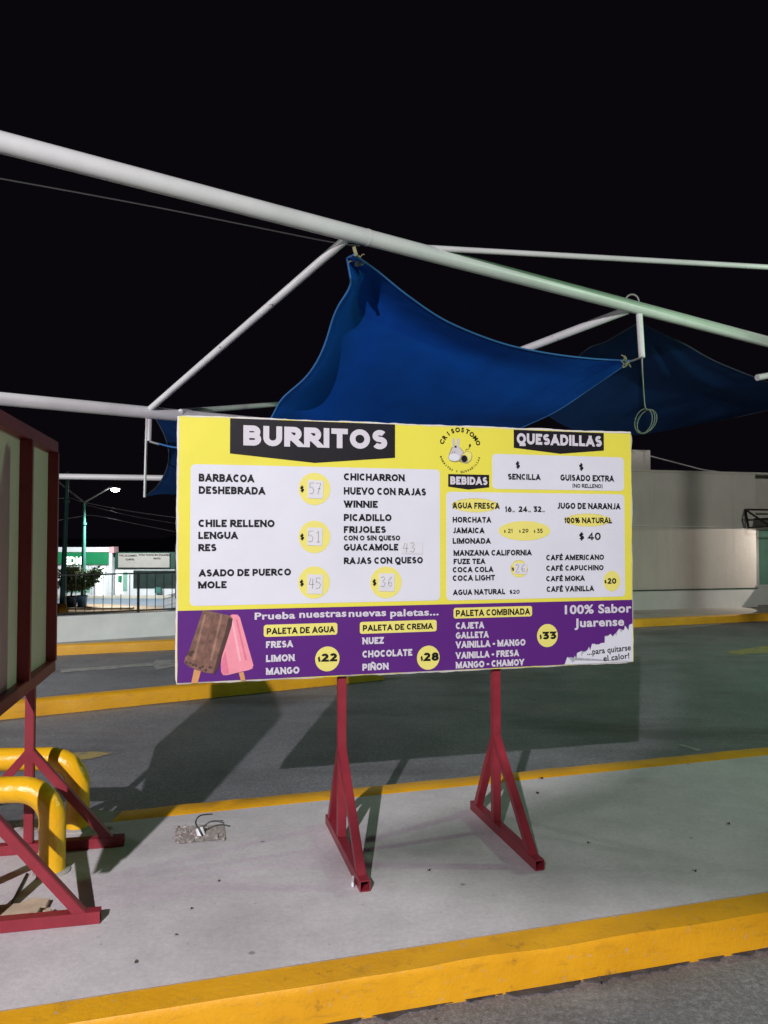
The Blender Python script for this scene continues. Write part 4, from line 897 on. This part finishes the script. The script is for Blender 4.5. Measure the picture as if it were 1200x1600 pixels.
tag(tube_obj('gate_post', [P(276, 935, 30), P(276, 851, 30)], 0.06, M['lowwall'], None, 10), 'pale post standing behind the left edge of the menu board', 'post')

# street lamps
def lamp_pole(px_t, py_t, px_b, py_b, label, arms, base=False, lit=()):
    b = Q(px_b, py_b); t_ = thing('street_lamp', label, 'street lamp', b, 0, 'green street lamps on the far street'); O = V(b); top_ = P(px_t, py_t, b.y) - O
    tube_obj('pole', [(0, 0, 0), top_], [0.17, 0.09], M['green'], t_, 12)
    tube_obj('collar', [top_ * 0.78, top_ * 0.80], 0.16, M['green'], t_, 12)
    for i, (ax, ay) in enumerate(arms):
        e_ = P(ax, ay, b.y) - O; tube_obj('arm', [top_, e_], 0.055, M['wire'], t_, 8)
        d = (e_ - top_).normalized(); hd = V((1 if d.x > 0 else -1, 0, -0.05))
        bar_obj('lamp_head', e_, e_ + hd * 0.7, 0.30, M['wire'], t_, wy=0.12, bev=0.02)
        gl = M['lampglass'] if i in lit else M['lglass']
        bm = bmesh.new(); bmesh.ops.create_uvsphere(bm, u_segments=16, v_segments=8, radius=1, matrix=Matrix.Translation(e_ + hd * 0.38 - V((0, 0.02, 0.12))) @ Matrix.Diagonal((0.28, 0.18, 0.13, 1))); obj('lens', bm, gl, t_, True)
        if i in lit:
            ld_ = bpy.data.lights.new('lamp_light', 'SPOT'); ld_.spot_size = math.radians(140); ld_.spot_blend = 0.4; ld_.energy = 6200; ld_.color = (0.92, 1.0, 1.0); ld_.shadow_soft_size = 0.2
            lo = bpy.data.objects.new('lamp_light', ld_); link(lo, t_); lo.location = e_ + hd * 0.38 - V((0, 0.1, 0.34)); lo.rotation_euler = V((0.15, 0.65, -1)).to_track_quat('-Z', 'Y').to_euler()
    if base:
        bm = bmesh.new(); add_tube(bm, [(0, 0, -.1), (0, 0, 0.52)], [0.42, 0.27], 4); obj('concrete_base', bm, M['yellow'], t_)
lamp_pole(131.5, 785, 130, 945, 'green street lamp with two arms and one lit head above the shop', [(90, 752), (171, 762)], False, (1,))
lamp_pole(105.5, 737, 97, 957, 'green street pole on a yellow concrete base, nearer the railing', [], True)
def wire(pts, y0, y1, label, r=0.02, mat=None):
    n_ = len(pts); tag(tube_obj('power_line', catmull([P(x, y, y0 + (y1 - y0) * i / (n_ - 1)) for i, (x, y) in enumerate(pts)], 6), r, mat or M['wirepale'], None, 6), label, 'power line', 'power lines over the far street')
wire([(40, 788), (102, 778), (132, 785), (205, 799), (300, 812)], 46, 40, 'upper power line running from the lamp poles towards the menu board', 0.022)
wire([(40, 824), (92, 813), (131, 806), (150, 806), (210, 818), (300, 836)], 50, 42, 'lowest power line sagging between the two lamp poles', 0.018)
wire([(132, 788), (205, 806), (300, 822)], 46, 36, 'middle power line right of the second lamp pole', 0.016)

# potted trees
def pot(px, py, wpx, hpx, mat, label):
    b = Q(px, py); k_ = b.y / F; t_ = thing('planter_pot', label, 'planter', b, 0, 'blue planter pots'); r1 = wpx / 2 * k_; h = hpx * k_
    bm = bmesh.new(); add_tube(bm, [(0, 0, 0.0), (0, 0, h * .93), (0, 0, h * .93 + .001), (0, 0, h)], [r1 * .8, r1 * .97, r1 * 1.06, r1 * 1.06], 20); obj('pot_body', bm, mat, t_, True)
    bm = bmesh.new(); add_tube(bm, [(0, 0, h + .002), (0, 0, h + .03)], [r1 * .98, r1 * .9], 16); obj('soil', bm, M['bark'], t_)
    return b + V((0, 0, h)), k_
p1_, kk = pot(128, 949, 16.5, 18, M['pot'], 'light blue planter pot under the right potted tree'); p2_, kk2 = pot(111, 950, 19, 18, M['potd'], 'dark blue planter pot beside the base of the green lamp pole')
def tree(base, label, trunk_h, crown, seed, n_leaf, mat, spread=1.0):
    rnd = random.Random(seed); t_ = thing('potted_tree', label, 'tree', base, 0, 'potted trees'); bm = bmesh.new()
    add_tube(bm, [(0, 0, 0), (0.02, 0, trunk_h * .5), (0, 0, trunk_h)], [0.07, 0.055, 0.05], 8); tips = []
    for i in range(11):
        a = rnd.uniform(0, 6.28); l_ = rnd.uniform(.45, 1.0); e_ = V((crown[0] * l_ * math.cos(a), crown[0] * .6 * l_ * math.sin(a), trunk_h + crown[1] * rnd.uniform(-.1, 1.0)))
        m_ = e_ * .5 + V((0, 0, trunk_h * .35)); add_tube(bm, catmull([(0, 0, trunk_h * .92), m_, e_], 4), 0.018, 5); tips += [e_, m_ * .4 + e_ * .6, m_]
    obj('trunk', bm, M['bark'], t_, True); bm = bmesh.new()
    for i in range(n_leaf):
        c_ = rnd.choice(tips) + V((rnd.gauss(0, .20), rnd.gauss(0, .20), rnd.gauss(0, .13))); ax = V((rnd.gauss(0, 1), rnd.gauss(0, 1), rnd.gauss(0, .7))).normalized(); sd = ax.cross(V((rnd.gauss(0, 1), rnd.gauss(0, 1), rnd.gauss(0, 1)))).normalized(); L_ = rnd.uniform(.08, .16)
        bm.faces.new([bm.verts.new(c_ + v_) for v_ in (-ax * L_, sd * L_ * .4, ax * L_, -sd * L_ * .4)])
    obj('crown', bm, mat, t_)
tree(p1_, 'bushy green tree in the light blue planter pot', 0.72, (1.25, 0.95), 4, 3600, M['leaf']); tree(p2_, 'thin olive tree with bare twigs in the dark blue planter pot', 0.6, (0.95, 1.5), 9, 1500, M['leafl'])

# ------------------------------------------------------------------ litter and broken patch on the pavement
pb = thing('conduit_stub', 'white conduit stub with black wires sticking out of a broken pavement patch', 'conduit', G(312, 1300)); O = V(pb.location)
rnd = random.Random(5)
def g2(x, y): return G(220 + x / 6, 1240 + y / 6)
bm = bmesh.new(); ring = [g2(*p) for p in [(320, 345), (420, 330), (520, 300), (640, 305), (770, 290), (792, 430), (690, 442), (560, 455), (380, 475), (325, 440)]]
cv = [bm.verts.new(p - O + V((rnd.uniform(-.006, .006), rnd.uniform(-.006, .006), 0.004))) for p in ring]; bm.faces.new(cv); bmesh.ops.triangulate(bm, faces=bm.faces[:]); obj('broken_patch', bm, M['rubble'], pb)
bm = bmesh.new()
for i in range(60):
    t = rnd.random(); p = g2(325 + 460 * t, rnd.uniform(310, 470) - 25 * t) if rnd.random() < .6 else g2(rnd.uniform(320, 430), rnd.uniform(320, 470)); s = rnd.uniform(.004, .013)
    bmesh.ops.create_icosphere(bm, subdivisions=1, radius=s, matrix=Matrix.Translation(p - O + V((0, 0, s * .6))) @ Matrix.Rotation(rnd.random() * 3, 4, 'Z') @ Matrix.Diagonal((1.4, 1, .7, 1)))
o_ = obj('rubble_bits', bm, M['rubble'], pb); o_['kind'] = 'stuff'
b0 = g2(565, 392) - O; tube_obj('conduit_pipe', [b0 + V((.006, 0, -.02)), b0 + V((-.012, .012, .034))], [.023, .019], M['conduit'], pb, 14)
tube_obj('wire', catmull([b0 + V((-.01, .01, .02)), b0 + V((-.03, .012, .06)), b0 + V((-.01, .02, .09)), b0 + V((.05, .03, .095))], 6), .0035, M['steel'], pb, 6)
tube_obj('wire', catmull([b0 + V((0, .01, .02)), b0 + V((.03, .02, .055)), b0 + V((.07, .03, .06)), b0 + V((.11, .03, .05))], 6), .004, M['steel'], pb, 6)
tube_obj('wire', catmull([b0 + V((.012, -.018, .004)), b0 + V((0, -.016, .025)), b0 + V((-.014, -.006, .045))], 6), .005, M['steel'], pb, 6)
def shard(name, label, cat, pts, th, mat, group=None):
    q = [G(*p) for p in pts]; c_ = sum(q, V()) / len(q); bm = bmesh.new(); extrude_poly(bm, [(p - c_).xy for p in q], 0.003, 0.003 + th)
    bmesh.ops.bevel(bm, geom=bm.edges[:], offset=min(.003, th * .3), segments=1, affect='EDGES'); o = obj(name, bm, mat); o.location = (c_.x, c_.y, 0); return tag(o, label, cat, group)
shard('broken_board', 'flat tan piece of broken board lying under the near red foot', 'board', [(-30, 1447), (12, 1446), (40, 1440), (72, 1424), (78, 1412), (50, 1410), (30, 1420), (-30, 1424)], .018, M['card'])
shard('stone_chunk', 'small pale stone chunk beside the broken tan board', 'stone', [(66, 1436), (76, 1430), (82, 1433), (74, 1440)], .03, M['card'])
shard('stone_chunk', 'larger rough stone chunk at the tip of the broken tan board', 'stone', [(40, 1444), (54, 1432), (64, 1431), (58, 1441)], .035, M['card'])
tag(tube_obj('twig', catmull([G(18, 1415) + V((0, 0, .006)), G(30, 1392) + V((0, 0, .008)), G(42, 1368) + V((0, 0, .006))], 6), .006, M['steel'], None, 6), 'thin dark stick lying on the pavement near the yellow hoop', 'stick')
# pale shims under the front feet
shard('foot_shim', 'white scrap wedged under the front tip of the left menu board foot', 'scrap', [(549, 1388), (553, 1388), (554, 1376), (550, 1376)], .02, M['conduit'])
# rubble along the broken kerb
rk = random.Random(8)
for i in range(9):
    p = G(rk.uniform(20, 185), rk.uniform(1288, 1300)); s = rk.uniform(.012, .032); bm = bmesh.new()
    bmesh.ops.create_icosphere(bm, subdivisions=2, radius=s, matrix=Matrix.Diagonal((1.5, 1, .6, 1)))
    for v_ in bm.verts: v_.co += V(v_.co) * .45 * noise.noise(v_.co * 60 + V((i, 0, 0)))
    o_ = obj('rubble_chunk', bm, M['rubble']); o_.location = p + V((0, 0, s * .4)); o_.rotation_euler.z = rk.uniform(0, 6)
    tag(o_, 'small chunk of broken concrete lying by the bare kerb end near the yellow hoops', 'rubble', 'concrete chunks by the broken kerb')
lp = [(213, 1312 + 193, 7), (342, 1378, 4), (300, 1421, 4), (275, 1463, 5), (840, 1240, 7), (845, 1217, 7), (670, 1361, 5), (1138, 1288, 6), (920, 1318, 5), (935, 1530, 5), (758, 1283, 5), (1085, 1362, 6)]
for i, (x, y, s) in enumerate(lp):
    p = G(x, y); k_ = p.y / F * s * .38; bm = bmesh.new(); a = random.uniform(0, 3)
    pts = [V((k_ * (1.5 * math.cos(t)), k_ * math.sin(t), .004 + .004 * math.cos(2 * t + i))) for t in [i2 * math.pi / 5 for i2 in range(10)]]; bm.faces.new([bm.verts.new(q) for q in pts]); bmesh.ops.triangulate(bm, faces=bm.faces[:])
    o_ = obj('dry_leaf', bm, M['chocd']); o_.location = (p.x, p.y, 0.002); o_.rotation_euler.z = a; tag(o_, 'small dark dry leaf lying flat on the pale pavement', 'leaf', 'dry leaves on the pavement')
